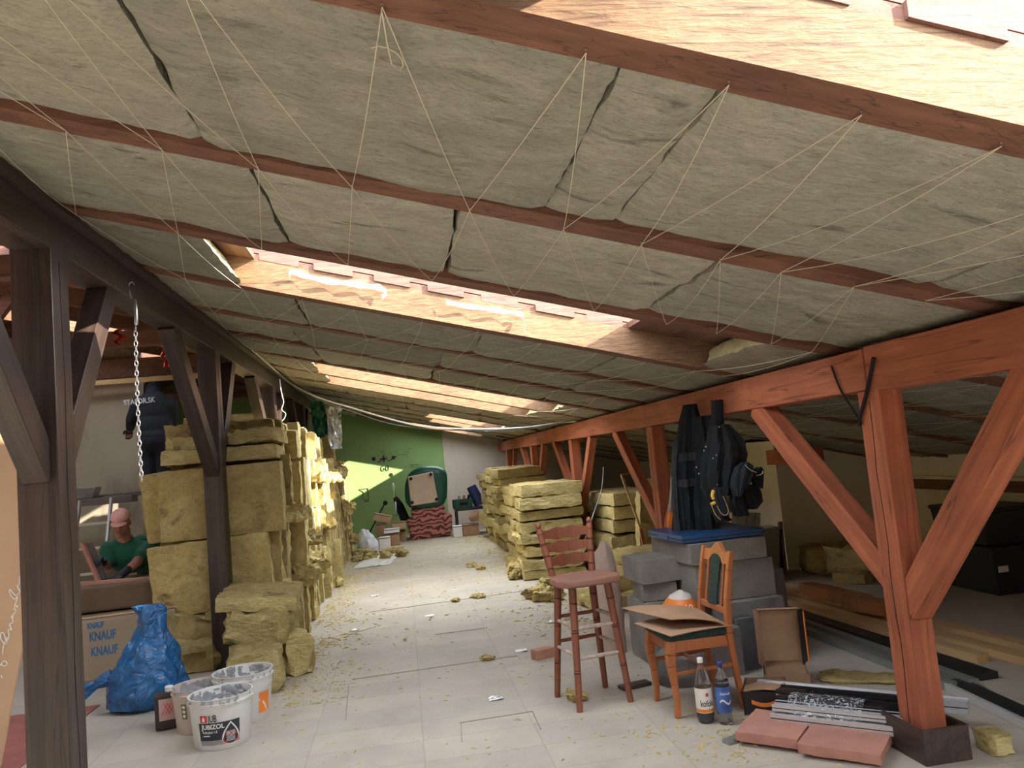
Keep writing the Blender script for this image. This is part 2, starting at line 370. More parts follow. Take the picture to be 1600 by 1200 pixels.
# insulation batts in the ceiling bays
def batt_ceiling(x0, x1, y0, y1, seed, cutl=False, cutr=False, bulge=.0):
    nx = max(4, int((x1-x0)/.045)); ny = 22; th = .165
    vs = []; rg = lambda u, k: fbm((u*3, seed*1.7+k*9, 0), 1.0)*.028 + noise.noise(Vector((u*14, seed+k*5, 0)))*.010
    for j in range(ny+1):
        for k in range(nx+1):
            u = x0+(x1-x0)*k/nx; v = y0+(y1-y0)*j/ny
            x = u; y = v
            ex = min(k, nx-k); ey = min(j, ny-j)
            if j == 0: y += rg(u, 1)-.012
            if j == ny: y += rg(u, 2)+.012
            if k == 0: x += rg(v, 3)*.5
            if k == nx: x += rg(v, 4)*.5
            h = -.012*bulge + fbm((u, v, seed), 1.6)*.014 + fbm((u*.6, v, seed+4), 8)*.012
            if ey == 0: h += .022
            elif ey == 1: h += .006
            if ex == 0: h += .015
            vs.append((x, y, roofz(x, .008+h)))
    top = len(vs)
    m = MB(); m.v = [Vector(v) for v in vs]
    W_ = nx+1
    for j in range(ny):
        for k in range(nx): m.f.append([j*W_+k, j*W_+k+1, (j+1)*W_+k+1, (j+1)*W_+k]); m.m.append(0)
    # side walls up
    def side(idx, dx, dy, mi):
        prev = None; L_ = 4
        rows = [idx]
        for q in range(1, L_+1):
            nr = []
            for t, a in enumerate(idx):
                v = m.v[a]; hh = th*q/L_
                j_ = (fbm((v.x*5, v.y*5, q*.7+seed), 2.0))*.03 if mi and q < L_ else 0
                x = v.x+dx*(j_ + (.10*q/L_ if mi else 0)); y = v.y+dy*j_
                m.v.append(Vector((x, y, roofz(x, hh)))); nr.append(len(m.v)-1)
            rows.append(nr)
        for q in range(L_):
            for t in range(len(idx)-1):
                m.f.append([rows[q][t], rows[q][t+1], rows[q+1][t+1], rows[q+1][t]]); m.m.append(mi)
    side([k for k in range(W_)], 0, 0, 0); side([ny*W_+k for k in range(W_)], 0, 0, 0)
    side([j*W_ for j in range(ny+1)], 1 if cutl else 0, 0, 1 if cutl else 0)
    side([j*W_+nx for j in range(ny+1)], -1 if cutr else 0, 0, 1 if cutr else 0)
    return m
rs = random.Random(3)
BAYN = {1: 'first', 2: 'second', 3: 'third', 4: 'fourth', 5: 'fifth', 6: 'sixth', 7: 'seventh', 8: 'eighth', 9: 'ninth', 10: 'tenth'}
for i in range(-3, 16):
    y0 = ry(i)+RW-.02; y1 = min(ry(i+1)+.02, 18.27)
    if y0 > 18.0: break
    segs = [(-1.62, 5.3)]
    if i in OPEN:
        a, b = OPEN[i][0]; segs = [(-1.62, a), (b, 5.3)]
    for si, (a, b) in enumerate(segs):
        x = a; cuts = [a]
        if i == 1: cuts = [a, -.55, .55, .78, 1.95, 3.2]
        elif i == 2: cuts = [a, -.45, .05+.22, 1.25, 2.35, 3.4]
        else:
            x = a+rs.uniform(.5, 1.1) if b-a > 1.4 else b
            while x < b-.4: cuts.append(x); x += rs.uniform(.85, 1.2)
        if i in (7, 8) and b > 4: b = 4.06
        cuts = [c for c in cuts if c < b-.3]+[b]
        for q in range(len(cuts)-1):
            c0, c1 = cuts[q], cuts[q+1]
            hole_l = (i in OPEN and si == 1 and q == 0); hole_r = (i in OPEN and si == 0 and q == len(cuts)-2)
            if i < 0 and i != -3: pass
            gp = rs.choice((.003,.006,.014)); o = batt_ceiling(c0+gp, c1-gp, y0, y1, i*10+q+si*5, cutl=hole_l, cutr=hole_r, bulge=rs.uniform(-.6, .8)).build('insulation_batt', [M_woolceil, M_woolcut], smooth=True)
            nm = BAYN.get(i)
            if i < 0: o['kind'] = 'structure'; o.name = 'ceiling_far'; continue
            if hole_r: tag(o, 'wool batt with torn bright yellow end, left side of roof opening in bay %s' % (nm or ('zero' if i == 0 else str(ORD[i] if i > 0 else 'behind'))), 'insulation')
            elif hole_l: tag(o, 'wool batt with torn bright yellow end, right side of roof opening in bay %s' % (nm or ('zero' if i == 0 else str(ORD[i] if i > 0 else 'behind'))), 'insulation')
            elif nm and i < 7: tag(o, 'grey olive wool batt in the %s ceiling bay, %s from the left' % (nm, ORD[q+1+5*(si)*0+(3 if si else 0)]), 'insulation', '%s bay of ceiling insulation' % nm)
            else: tag(o, 'grey olive wool batt fitted between rafters far down the ceiling', 'insulation', 'far ceiling insulation')
# ------------------------------------------------------------------ walls
def wallmat(name, c, dirt=.5, sc=1.2, hi=None):
    m, nt, N, L, P = mk(name)
    tc = N.new('ShaderNodeTexCoord'); n = N.new('ShaderNodeTexNoise'); n.inputs['Scale'].default_value = sc; n.inputs['Detail'].default_value = 10; n.inputs['Roughness'].default_value = .65
    mp = N.new('ShaderNodeMapping'); mp.inputs['Scale'].default_value = (1,1,.45); L.new(tc.outputs['Object'], mp.inputs[0]); L.new(mp.outputs[0], n.inputs[0])
    r = ramp(N, [(.32, [v*(1-dirt) for v in c]), (.5, c), (.75, hi or [v*1.12 for v in c])]); L.new(n.outputs[0], r.inputs[0]); L.new(r.outputs[0], P.inputs['Base Color'])
    P.inputs['Roughness'].default_value = .9
    b = N.new('ShaderNodeBump'); b.inputs['Strength'].default_value = .3; b.inputs['Distance'].default_value = .01; L.new(n.outputs[0], b.inputs['Height']); L.new(b.outputs[0], P.inputs['Normal'])
    return m
M_green = wallmat('green_paint', (.27,.42,.15), .12)
M_cream = wallmat('cream_plaster', (.72,.66,.49), .15)
M_beige = wallmat('beige_plaster', (.60,.53,.44), .12)
M_grey = wallmat('grey_stained_plaster', (.36,.31,.235), .55, 1.8)
def gable(x0, x1, ya, yb, mat, name, base=0):
    poly = [(x0, base), (x1, base), (x1, roofz(x1, .18))]
    if x0 < -4.6 < x1: poly.append((-4.6, roofz(-4.6, .18)))
    poly.append((x0, roofz(x0, .18)))
    return struct(MB().prism(poly, 'y', ya, yb).build(name, mat))
YB = 18.3
gable(-8.6, .93, YB, YB+.2, M_green, 'wall_back_left')
gable(.93, 5.6, YB-.01, YB+.2, M_beige, 'wall_back_right')
gable(-8.6, 5.6, -4.2, -4.0, M_cream, 'wall_front')

wr = MB().bx(5.3, 5.6, -4.2, 18.6, 0, roofz(5.6, .2)); struct(wr.build('wall_right', M_cream))
struct(MB().bx(-8.8, -8.6, -4.2, 18.6, 0, 2.95).build('wall_left', M_grey))
gable(-8.6, -3.25, 10.75, 10.9, M_grey, 'wall_stairwell')
ch = MB().prism([(4.1, 0), (5.35, 0), (5.35, roofz(5.35)), (4.1, roofz(4.1))], 'y', 8.5, 9.8); struct(ch.build('wall_chimney', M_cream))
# ------------------------------------------------------------------ timber frame
def grow(mb, name, mat, parent=None, **k): return mb.build(name, mat, parent, **k)
# right purlin, two lengths butted over the first post
def purlin(x0, x1, y0, y1, z0, z1, mat, label, seed):
    n = max(6, int((y1-y0)/.25)); m = MB(); vs = []
    for k in range(n+1):
        y = y0+(y1-y0)*k/n; w = [noise.noise(Vector((y*.9, seed+j*7, 1)))*.006 for j in range(4)]
        vs += [(x0+w[0], y, z0+w[1]), (x1, y, z0+w[2]), (x1, y, z1+w[3]), (x0+w[0], y, z1+w[3])]
    m.v = [Vector(v) for v in vs]
    for k in range(n):
        for j in range(4): m.f.append([k*4+j, k*4+(j+1)%4, k*4+4+(j+1)%4, k*4+4+j]); m.m.append(0)
    m.f.append([3,2,1,0]); m.m.append(0); m.f.append([n*4+j for j in range(4)]); m.m.append(0)
    return tag(m.build('purlin', mat, bevel=.006), label, 'beam')
purlin(2.2, 2.36, -4.0, 3.52, 1.655, 1.87, M_redwood, 'red brown purlin over the near right post, running out of frame', 1)
purlin(2.2, 2.36, 3.53, YB, 1.665, 1.865, M_redwood, 'long red brown purlin carried by the right hand row of posts', 2)
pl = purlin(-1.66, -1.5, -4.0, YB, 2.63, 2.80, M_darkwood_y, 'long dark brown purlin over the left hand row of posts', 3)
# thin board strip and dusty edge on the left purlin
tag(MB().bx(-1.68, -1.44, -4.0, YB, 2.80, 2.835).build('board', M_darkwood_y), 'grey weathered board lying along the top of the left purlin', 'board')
def post_thing(label, x0, y0, w, d, h, mats, lab_braces, zb=0, braces=((1, .8, 1.3, 0), (-1, .8, 1.3, 0)), bz=.62, group=None, sgn=1, btop=None, bw=.1, bd=.13):
    t = thing('timber_post', label, 'post', (x0+sgn*w/2, y0+d/2, 0), 0, group)
    m = MB(); n = 10
    m.bx(-w/2, w/2, -d/2, d/2, zb, h)
    o = m.build('shaft', mats[0], t, bevel=.005)
    # seam crack running down the aisle side of the post
    g = MB(); fx = -sgn*(w/2)
    pts = [(fx, .008*math.sin(k*1.3)+.004*math.sin(k*3.1), zb+.05+(h-zb-.1)*k/14) for k in range(15)]
    for k in range(14): g.beam(pts[k], pts[k+1], .003, .004)
    g.build('crack', M_black, t)
    for (dr, run, zl, off) in braces:
        zt = (h if btop is None else btop)
        a = Vector((off, dr*(d/2-.03), zl)); b = Vector((off, dr*(d/2+run), zt+.02))
        L_ = (b-a).length; q = MB(); q.bx(-bw/2, bw/2, -bd/2, bd/2, 0, L_); q = q.build('brace', mats[1], t, bevel=.004)
        q.location = a; q.rotation_euler = (-math.atan2(b.y-a.y, b.z-a.z), 0, 0)
    return t
M_black = simple('black_gap', (.012,.010,.009), .9)
PW, PD = .12, .17
RP = [3.44, 6.88, 10.35, 13.65, 17.0]
RL = ['red brown timber post with two braces, nearest on the right', 'red brown post behind the hanging black clothes', 'red brown post standing at the end of the insulation pile', 'red brown post rising behind the lower insulation pile', 'farthest red brown post, beside the back wall']
for k, y in enumerate(RP):
    br = ((1, 1.20, .78, 0), (-1, .93, .66, 0)) if k == 0 else ((1, 1.22, .74, 0), (-1, 1.0, .70, 0))
    post_thing(RL[k], 2.2, y, PW, PD, 1.66, (M_redwood_z, M_redwood_z), None, braces=br if k < 4 else br[1:], bw=.1 if k == 0 else .085, bd=.14 if k == 0 else .12)
LP = [3.79, 7.0, 10.1, 13.1, 16.0]
LL = ['massive dark brown timber post with braces, nearest on the left', 'dark brown post in front of the big insulation slabs', 'dark brown post rising behind the tall insulation stack', 'dark post behind the hanging plastic at the end of the left stack','last dark post on the left near the green wall']
for k, y in enumerate(LP):
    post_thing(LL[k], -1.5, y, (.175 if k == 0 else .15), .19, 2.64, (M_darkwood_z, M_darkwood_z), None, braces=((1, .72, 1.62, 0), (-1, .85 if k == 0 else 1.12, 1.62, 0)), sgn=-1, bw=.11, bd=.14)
# ------------------------------------------------------------------ mineral wool batts
def batt_mesh(lx, ly, lz, seed, rough=.02, step=.06, fiber='y', edge=.02):
    """a rectangular wool slab centred on its base: layered sides, ragged edges"""
    m = MB(); nx = max(2, round(lx/step)); ny = max(2, round(ly/step)); nz = max(2, round(lz/step))
    idx = {}
    def P(i, j, k):
        if (i,j,k) in idx: return idx[(i,j,k)]
        v = Vector((-lx/2+lx*i/nx, -ly/2+ly*j/ny, lz*k/nz))
        o = Vector((-1 if i == 0 else (1 if i == nx else 0), -1 if j == 0 else (1 if j == ny else 0), -1 if k == 0 else (1 if k == nz else 0)))
        q = v*1.0; q.y *= 2.5 if fiber == 'y' else 1; q.z *= 2.5 if fiber == 'z' else 1
        d = fbm(q+Vector((seed*5.3, seed*2.1, seed)), 7, 5)*rough*.55 + noise.noise(q*23+Vector((seed,0,0)))*rough*.45
        c = sum(abs(a) for a in o)
        d -= edge*(c-1)*.5*(.6+noise.noise(v*14+Vector((seed*3,1,2))))
        v = v + o.normalized()*d
        v.z = max(v.z, -.004)
        idx[(i,j,k)] = len(m.v); m.v.append(v); return idx[(i,j,k)]
    def F(*q, mi=0): m.f.append(list(q)); m.m.append(mi)
    # slab faces (large sides) get material 1
    dims = {'y': ly, 'z': lz, 'x': lx}; thin = min(dims, key=dims.get)
    for i in range(nx):
        for j in range(ny):
            F(P(i,j,0), P(i,j+1,0), P(i+1,j+1,0), P(i+1,j,0), mi=int(thin == 'z')); F(P(i,j,nz), P(i+1,j,nz), P(i+1,j+1,nz), P(i,j+1,nz), mi=int(thin == 'z'))
        for k in range(nz):
            F(P(i,0,k), P(i+1,0,k), P(i+1,0,k+1), P(i,0,k+1), mi=int(thin == 'y')); F(P(i,ny,k), P(i,ny,k+1), P(i+1,ny,k+1), P(i+1,ny,k), mi=int(thin == 'y'))
    for j in range(ny):
        for k in range(nz):
            F(P(0,j,k), P(0,j,k+1), P(0,j+1,k+1), P(0,j+1,k), mi=int(thin == 'x')); F(P(nx,j,k), P(nx,j+1,k), P(nx,j+1,k+1), P(nx,j,k+1), mi=int(thin == 'x'))
    return m
WM = [M_wool, M_woolflat]
def batt(name, dims, seed, loc, rot, label, group=None, rough=.02, fiber='y', edge=.02, step=.05):
    o = batt_mesh(*dims, seed, rough, step, fiber, edge).build(name, WM, smooth=True)
    o.location = Vector(loc); o.rotation_euler = rot
    return tag(o, label, 'insulation', group)
rs = random.Random(11)
# upright batts: variants sharing mesh data
var = []
for k in range(16):
    o = batt_mesh(rs.choice((.94,.98,1.02)), rs.choice((.07,.09,.11,.14,.17)), rs.choice((.53,.58,.55,.60)), 30+k, rough=.022 if k % 3 else .045, step=.045, fiber='y', edge=.014).build('wool_batt', WM, smooth=True)
    var.append([o, max(c[1] for c in o.bound_box)*2-.02, False])
TIER = [('bottom', 0.0), ('second', .56), ('third', 1.12)]
def place(v, loc, rot, label, group):
    o = v[0]
    if v[2]: o = o.copy(); SC.collection.objects.link(o)
    v[2] = True
    o.location = Vector(loc); o.rotation_euler = rot; return tag(o, label, 'insulation', group)
XC = -1.55      # centre of the left stack
for tn, tz in TIER:
    y = 7.42
    while y < 15.4:
        v = rs.choice(var); th = v[1]; y += th*.47
        end = max(0, (y-13.8))
        if tz > 1.0 and y > 14.6: break
        bulge = .09*noise.noise(Vector((y*.8, tz*1.7, 4))) + .06*noise.noise(Vector((y*2.7, tz*3, 9)))
        place(v, (XC+bulge+rs.choice((rs.uniform(-.03,.03), rs.uniform(-.09,.07))), y, tz+rs.uniform(0,.01)), (rs.uniform(-.015,.015), rs.uniform(-.02,.02)+ (0 if tz else 0), rs.uniform(-.06,.06)),
              'yellow mineral wool batt standing on edge in the %s tier of the tall left stack' % tn, 'left stack, %s tier' % tn)
        y += th*.50+rs.uniform(0,.006)
# top layer of the stack: short upright offcuts and flat slabs
tv = []
for k in range(5):
    o = batt_mesh(.95, .13, .28+.03*k, 60+k, rough=.03, step=.045, edge=.015).build('wool_batt', WM, smooth=True); tv.append([o, .13, False])
y = 7.7
while y < 13.5:
    v = rs.choice(tv)
    place(v, (XC+rs.uniform(-.12,.06), y, 1.69), (rs.uniform(-.06,.06), 0, rs.uniform(-.1,.1)), 'yellow wool offcut standing on top of the tall left stack', 'offcuts on top of the left stack')
    y += rs.uniform(.15,.30)
# the slabs facing the camera at the near end
batt('wool_batt', (1.02,.13,.60), 80, (-1.56, 7.27, 1.05), (.0,-.008,.0), 'large brown yellow wool slab facing the camera, upper one behind the dark post', rough=.008, edge=.012)
batt('wool_batt', (.98,.13,.60), 81, (-1.66, 7.27, .44), (.04,-.05,.03), 'tilted yellow wool slab with dark lower edge, below the large upper slab', rough=.012, edge=.015)
batt('wool_batt', (.50,.26,.26), 82, (-1.95, 7.26, .20), (.05,.22,.1), 'torn lumpy wool piece under the tilted slab, left of the dark post', rough=.09, edge=.05)
batt('wool_batt', (.42,.22,.22), 83, (-1.82, 7.05, 0), (0,.0,.2), 'ragged brown wool lump on the floor behind the blue sack', rough=.09, edge=.06)
batt('wool_batt', (.60,.70,.12), 84, (-1.2, 6.75, .52), (.03,.10,.05), 'dark flat wool slab poking out right of the dark post', rough=.035, edge=.03)
batt('wool_batt', (.46,.55,.24), 85, (-1.18, 6.62, .28), (.0,.12,-.1), 'crumbling wool block in the middle of the near stack corner', rough=.08, edge=.05)
batt('wool_batt', (.36,.50,.30), 86, (-1.17, 6.25, 0), (0,0,.12), 'crumbling wool block on the floor at the near stack corner', rough=.07, edge=.06)
batt('wool_batt', (.20,.26,.30), 87, (-.92, 6.55, 0), (0,0,.3), 'small upright wool lump leaning on the near stack corner', rough=.07, edge=.05)
batt('wool_batt', (.98,.62,.13), 88, (-1.60, 7.65, 1.69), (.0,.02,.04), 'flat dark wool slab lying on the large upper slab', rough=.03, edge=.02)
batt('wool_batt', (.92,.60,.13), 89, (-1.56, 7.7, 1.82), (-.03,-.03,-.08), 'curled ragged wool slab on top of the near end of the left stack', rough=.07, edge=.04)
batt('wool_batt', (.6,.13,.60), 91, (-1.93, 7.45, 1.06), (0,-.09,.0), 'brown wool slab standing behind the large upper slab on its left', rough=.02, edge=.02)
# odd lumps clinging to the aisle side of the left stack
lv = []
for k in range(5):
    o = batt_mesh(.15+.03*(k % 2), .14+.05*k, .12+.05*(k % 3), 100+k, rough=.10, step=.028, edge=.085).build('wool_lump', WM, smooth=True); lv.append([o, .1, False])
for k in range(18):
    y = 7.6+ (k/18)**1.2*8; z = rs.choice((0, 0, .25, .5, .8, 1.1, 1.4))
    place(rs.choice(lv), (-1.02+rs.uniform(-.02,.05), y, z), (rs.uniform(-.3,.3)*(z > 0), rs.uniform(-.1,.1)*(z > 0), rs.uniform(-.5,.5)),
          'loose yellow wool lump sticking out of the aisle side of the left stack', 'lumps on the side of the left stack')
# heap at the far foot of the left stack
for k in range(16):
    place(rs.choice(lv), (-.85+rs.uniform(-.15,.75), 14.6+rs.uniform(-.8,1.2), 0), (0, 0, rs.uniform(0,6)), 'small torn wool lump on the floor at the far foot of the left stack', 'wool lumps near the white sheet').scale = (.8,.8,.5)
# far wool columns behind the end of the stack
# right piles, slabs lying flat
fv = []
for k in range(8):
    o = batt_mesh(.74+.03*(k % 3), 1.0, rs.choice((.11,.13,.15)), 120+k, rough=.022 if k % 2 else .045, step=.05, fiber='z', edge=.016).build('wool_slab', WM, smooth=True); fv.append([o, 0, False])
def flatpile(x, y0, n, name, top, rows=2, jx=.05):
    for r in range(rows):
        z = 0
        for k in range(n):
            v = rs.choice(fv); h = max(c[2] for c in v[0].bound_box)
            bulge = -.10*noise.noise(Vector((y0+r*2, z*2.2, 7)))
            if z+h > top+.02: break
            place(v, (x+.38+bulge+rs.uniform(-jx,jx), y0+.5+r*1.03+rs.uniform(-.04,.04), z), (rs.uniform(-.012,.012), rs.uniform(-.02,.02), rs.uniform(-.07,.07)+ (math.pi if rs.random() < .5 else 0)),
                  'yellow mineral wool slab lying flat in %s' % name, name)
            z += h*.97
flatpile(1.40, 9.75, 11, 'the nearer right hand pile beside the aisle', 1.22)
flatpile(1.52, 13.05, 12, 'the farther right hand pile beside the aisle', 1.34, rows=3)
flatpile(2.45, 9.3, 10, 'the dark pile behind the right hand posts', 1.05, rows=2, jx=.08)
flatpile(3.3, 10.2, 10, 'the dark pile behind the right hand posts', 1.10, rows=1, jx=.08)
for k, (x, y, z, rz, lab) in enumerate([(2.05,7.75,0,.2,'bottom slab of the low pile behind the bar stool'), (2.2,7.95,.14,-.15,'upper slab of the low pile behind the bar stool'),
                               (2.75,8.5,0,.4,'wool slab on the floor right of the low pile'), (2.55,8.3,.28,.1,'ragged slab on top of the low pile near the grey blocks')]):
    batt('wool_slab', (.85-.1*(k > 1),.7,.14), 140+k, (x,y,z), (0,0,rz), 'yellow '+lab, rough=.05, edge=.04, fiber='z')
batt('wool_slab', (.9,.14,1.0), 150, (3.05, 9.35, 0), (.25,0,.15), 'dark wool slab leaning in the shade behind the thin lath frame', rough=.03)
for k in range(9):
    place(rs.choice(lv), (1.35+rs.uniform(-.12,.2), 8.9+rs.uniform(-.8,3.3), 0), (0, 0, rs.uniform(0,6)), 'small torn wool lump on the floor at the foot of the right hand piles', 'wool lumps by the right piles').scale = (.9,.9,rs.uniform(.4,.8))
for k, (x, y) in enumerate([(.95,11.2),(.85,11.6),(.45,8.9),(.7,9.0),(.52,6.2),(3.9,3.7),(.93,4.95),(4.6,7.0)]):
    o = place(rs.choice(lv), (x,y,0), (0,0,rs.uniform(0,6)), 'stray wool lump lying out on the open floor', 'stray wool lumps'); o.scale = (.6,.55,.3)
# crumbs
cr = MB(); rs2 = random.Random(5)
def crumb(mb, x, y, s):
    n = rs2.choice((3,4,5)); a0 = rs2.uniform(0,6); h = s*rs2.uniform(.2,.6)
    st = rs2.uniform(.5,2.2)
    ring = [(x+math.cos(a0)*math.cos(k*6.28/n)*s*st-math.sin(a0)*math.sin(k*6.28/n)*s*.5, y+math.sin(a0)*math.cos(k*6.28/n)*s*st+math.cos(a0)*math.sin(k*6.28/n)*s*.5, .0005) for k in range(n)]
    ring.append((x, y, h)); mb.add(ring, [(k, (k+1)%n, n) for k in range(n)])
for k in range(8500):
    u = rs2.random()
    if u < .40: x = -1.0+abs(rs2.gauss(0,.28)); y = 5.6+rs2.random()**1.3*11
    elif u < .62: x = 1.6-abs(rs2.gauss(0,.35)); y = 6.5+rs2.random()*10
    elif u < .72: x = rs2.gauss(1.55,.35); y = rs2.gauss(3.9,.45)
    else: x = rs2.uniform(-1.0,4.4 if rs2.random() < .45 else 2.2); y = 3.2+rs2.random()*13.5
    if noise.noise(Vector((x*1.3,y*1.3,0))) < -.12 and rs2.random() < .8: continue
    crumb(cr, x, y, rs2.uniform(.004,.018)*(1.4 if y > 7 else 1.0))
tag(cr.build('wool_crumbs', M_wool), 'yellow brown wool crumbs strewn over the pale floor', 'debris', kind='stuff')
o = bpy.data.objects.get('wool_batt')
# ------------------------------------------------------------------ twine under the insulation
M_twine = simple('pale_twine', (.62,.57,.45), .8, var=.05)
M_steel = simple('galvanised_steel', (.62,.64,.66), .35, metal=.8, var=.08)
def nailrow(k, x0, x1, st, off):
    r = random.Random(k*17); out = []; x = x0+off
    while x < x1: out.append(x+r.uniform(-.03,.03)); x += st
    return out
NR = {1: [-1.40,-1.05,-.72,-.38,.03,.45,.76,1.06,1.39,1.72,2.05,2.4], 2: [-1.33,-1.02,-.72,-.41,-.10,.30,.63,.91,1.20,1.43,1.71,1.99,2.3],
      3: [-1.42,-.97,-.59,-.19,.21,.61,1.01,1.38,1.64,1.93,2.15], 4: [-1.23,-.89,-.54,-.23,.19,.54,.94,1.30,1.62,1.95,2.14]}
for k in range(5, 15): NR[k] = nailrow(k, -1.4, 2.15, .36, .05*(k % 3))
for k in range(1, 14):
    A, B = NR[k], NR[k+1]; m = MB(); r = random.Random(k)
    ya = ry(k)+RW*.62; yb = ry(k+1)+RW*.62
    if k == 3: pass
    n = min(len(A), len(B))
    seq = []
    for i in range(n):
        seq.append((A[i], ya)); seq.append((B[min(i+ (1 if k == 1 else 0), len(B)-1)], yb))
    rad = .0013 if k < 4 else .0017
    for (a, b) in zip(seq[:-1], seq[1:]):
        if k in OPEN and min(a[0], b[0]) > OPEN[k][0][0]-.05 and max(a[0], b[0]) < OPEN[k][0][1]+.05: continue
        sag = r.uniform(.006, .03)
        pts = []
        for q in range(7):
            t = q/6; x = a[0]+(b[0]-a[0])*t; y = a[1]+(b[1]-a[1])*t
            pts.append((x, y, roofz(x, -.006) - sag*4*t*(1-t) - .004))
        m.tube(pts, rad, 5)
    if k == 1:      # loose loop of twine hanging from the sawn rafter
        c = onroof(625, 110, -.03); s = onroof(583, 75, -.03)
        m.tube([Vector(onroof(*p, -.035)) for p in ((580,75),(592,72),(605,75),(618,82),(628,93),(630,102),(625,111),(612,100),(605,70),(597,20))], .0014, 5)
    tag(m.build('twine', M_twine), 'thin pale twine strung zigzag below the insulation from the %s rafter to the next' % ORD[k], 'twine', kind=None)
for k in (1, 2, 3, 4):
    for i, x in enumerate(NR[k]):
        if x < -1.45: continue
        y = ry(k)+RW*.62; 
        m = MB(); z = roofz(x); m.lathe([(.0026, -.004), (.0026, -.001), (.001, 0)], (x, y, z), 8)
        if i == 0: nail0 = None
        o = m.build('nail', M_steel); tag(o, 'small nail holding the twine in the %s rafter from the camera' % ORD[k], 'nail', 'nails in the %s rafter' % ORD[k])
for k in range(2, 7):
    m = MB(); r = random.Random(k+50); x = 2.55+r.uniform(0,.2); seq = []
    while x < 4.9: seq += [(x, ry(k)+RW*.6), (x+.2, ry(k+1)+RW*.4)]; x += r.uniform(.34,.46)
    pts = []
    for (a, b) in zip(seq[:-1], seq[1:]):
        for q in range(5): t = q/5; x = a[0]+(b[0]-a[0])*t; y = a[1]+(b[1]-a[1])*t; pts.append((x, y, roofz(x, -.008)-.05*t*(1-t)))
    m.tube(pts, .0014, 5); tag(m.build('twine', M_twine), 'pale twine zigzag under the low roof right of the purlin, %s rafter onward' % ORD[k], 'twine')
# ------------------------------------------------------------------ text helper
def text_mesh(body, size, extr=.0006, shear=0, sx=1.0, bold=0.0, align='LEFT'):
    cu = bpy.data.curves.new('txt', 'FONT'); cu.body = body; cu.size = size; cu.extrude = extr; cu.shear = shear; cu.offset = bold; cu.align_x = align
    cu.resolution_u = 3
    o = bpy.data.objects.new('txt', cu); SC.collection.objects.link(o)
    bpy.context.view_layer.update()
    dg = bpy.context.evaluated_depsgraph_get(); me = bpy.data.meshes.new_from_object(o.evaluated_get(dg))
    bpy.data.objects.remove(o); bpy.data.curves.remove(cu)
    for v in me.vertices: v.co.x *= sx
    return me
def text(body, size, mat, parent, M=None, wrap=None, name='lettering', **k):
    me = text_mesh(body, size, **k)
    if wrap:                                # (radius, x offset, z0): bend round a cylinder facing -Y
        R, xo, z0 = wrap[:3]; tp = wrap[3] if len(wrap) > 3 else 0
        for v in me.vertices:
            x, y, z = v.co; r = R+z+tp*(y+z0); a = (x+xo)/R
            v.co = (r*math.sin(a), -r*math.cos(a), y+z0)
    me.materials.append(mat); me.name = name
    o = bpy.data.objects.new(name, me); SC.collection.objects.link(o)
    if M is not None: me.transform(M)
    if parent is not None: o.parent = parent
    return o
def facing_y(x, y, z, rz=0): # text in the XZ plane facing -Y
    return Matrix.Translation((x,y,z)) @ Matrix.Rotation(rz, 4, 'Z') @ Matrix.Rotation(R_(90), 4, 'X')
M_white = simple('white_print', (.80,.80,.78), .6, var=.03); M_ink = simple('black_print', (.015,.015,.018), .5, var=.03)
M_blueink = simple('blue_print', (.03,.14,.30), .6); M_redink = simple('red_print', (.62,.05,.035), .5); M_orange = simple('orange_print', (.85,.23,.03), .5)
# ------------------------------------------------------------------ bar stool
M_stool = wood('worn_stool_wood', (.19,.060,.032), (.34,.12,.065), 'z', rough=.45, crack=False, bump=.25)
M_seatwood = wood('dusty_stool_seat', (.22,.10,.07), (.33,.165,.12), 'x', rough=.6, crack=False, bump=.25)
M_ring = simple('dark_turned_groove', (.05,.018,.012), .5); M_rung = simple('dusty_worn_rung', (.50,.40,.35), .7, var=.3, scale=20)
def turned(mb, a, b, r0, r1, rings=(), n=14):
    a = Vector(a); b = Vector(b); L_ = (b-a).length
    prof = [(r0*.92, 0)]
    N_ = 28; ts = sorted(set([i/N_ for i in range(1, N_)] + [r+d for r in rings for d in (-.012, -.006, 0, .006, .012)]))
    for t in ts:
        r = r0+(r1-r0)*t
        for g in rings:
            if abs(t-g) < .004: r *= .80
            elif abs(t-g) < .009: r *= 1.06
        prof.append((r, t*L_))
    prof.append((r1*.9, L_)); mb.lathe(prof, a, n, axis=(b-a).normalized())
st = thing('bar_stool', 'tall worn red brown wooden bar stool with ladder back standing in the aisle', 'stool', (1.03, 4.92, 0), R_(11))
seat = MB(); pts = [(-.155,.15),(-.06,.165),(.06,.165),(.155,.15),(.19,.05),(.205,-.10),(.17,-.18),(.06,-.195),(-.06,-.195),(-.17,-.18),(-.205,-.10),(-.19,.05)]
n = len(pts)
lay = [(.93,.700),(1.0,.708),(1.0,.735),(.975,.742),(.6,.736),(.25,.731)]
vs = [(x*s,y*s,z) for s,z in lay for x,y in pts]; fs = [(i*n+k, i*n+(k+1)%n, (i+1)*n+(k+1)%n, (i+1)*n+k) for i in range(len(lay)-1) for k in range(n)]
fs += [tuple(range(n-1,-1,-1)), tuple((len(lay)-1)*n+k for k in range(n))]
seat.add(vs, fs); seat.build('seat', M_seatwood, st, smooth=True)
tops = {}; feet = {}
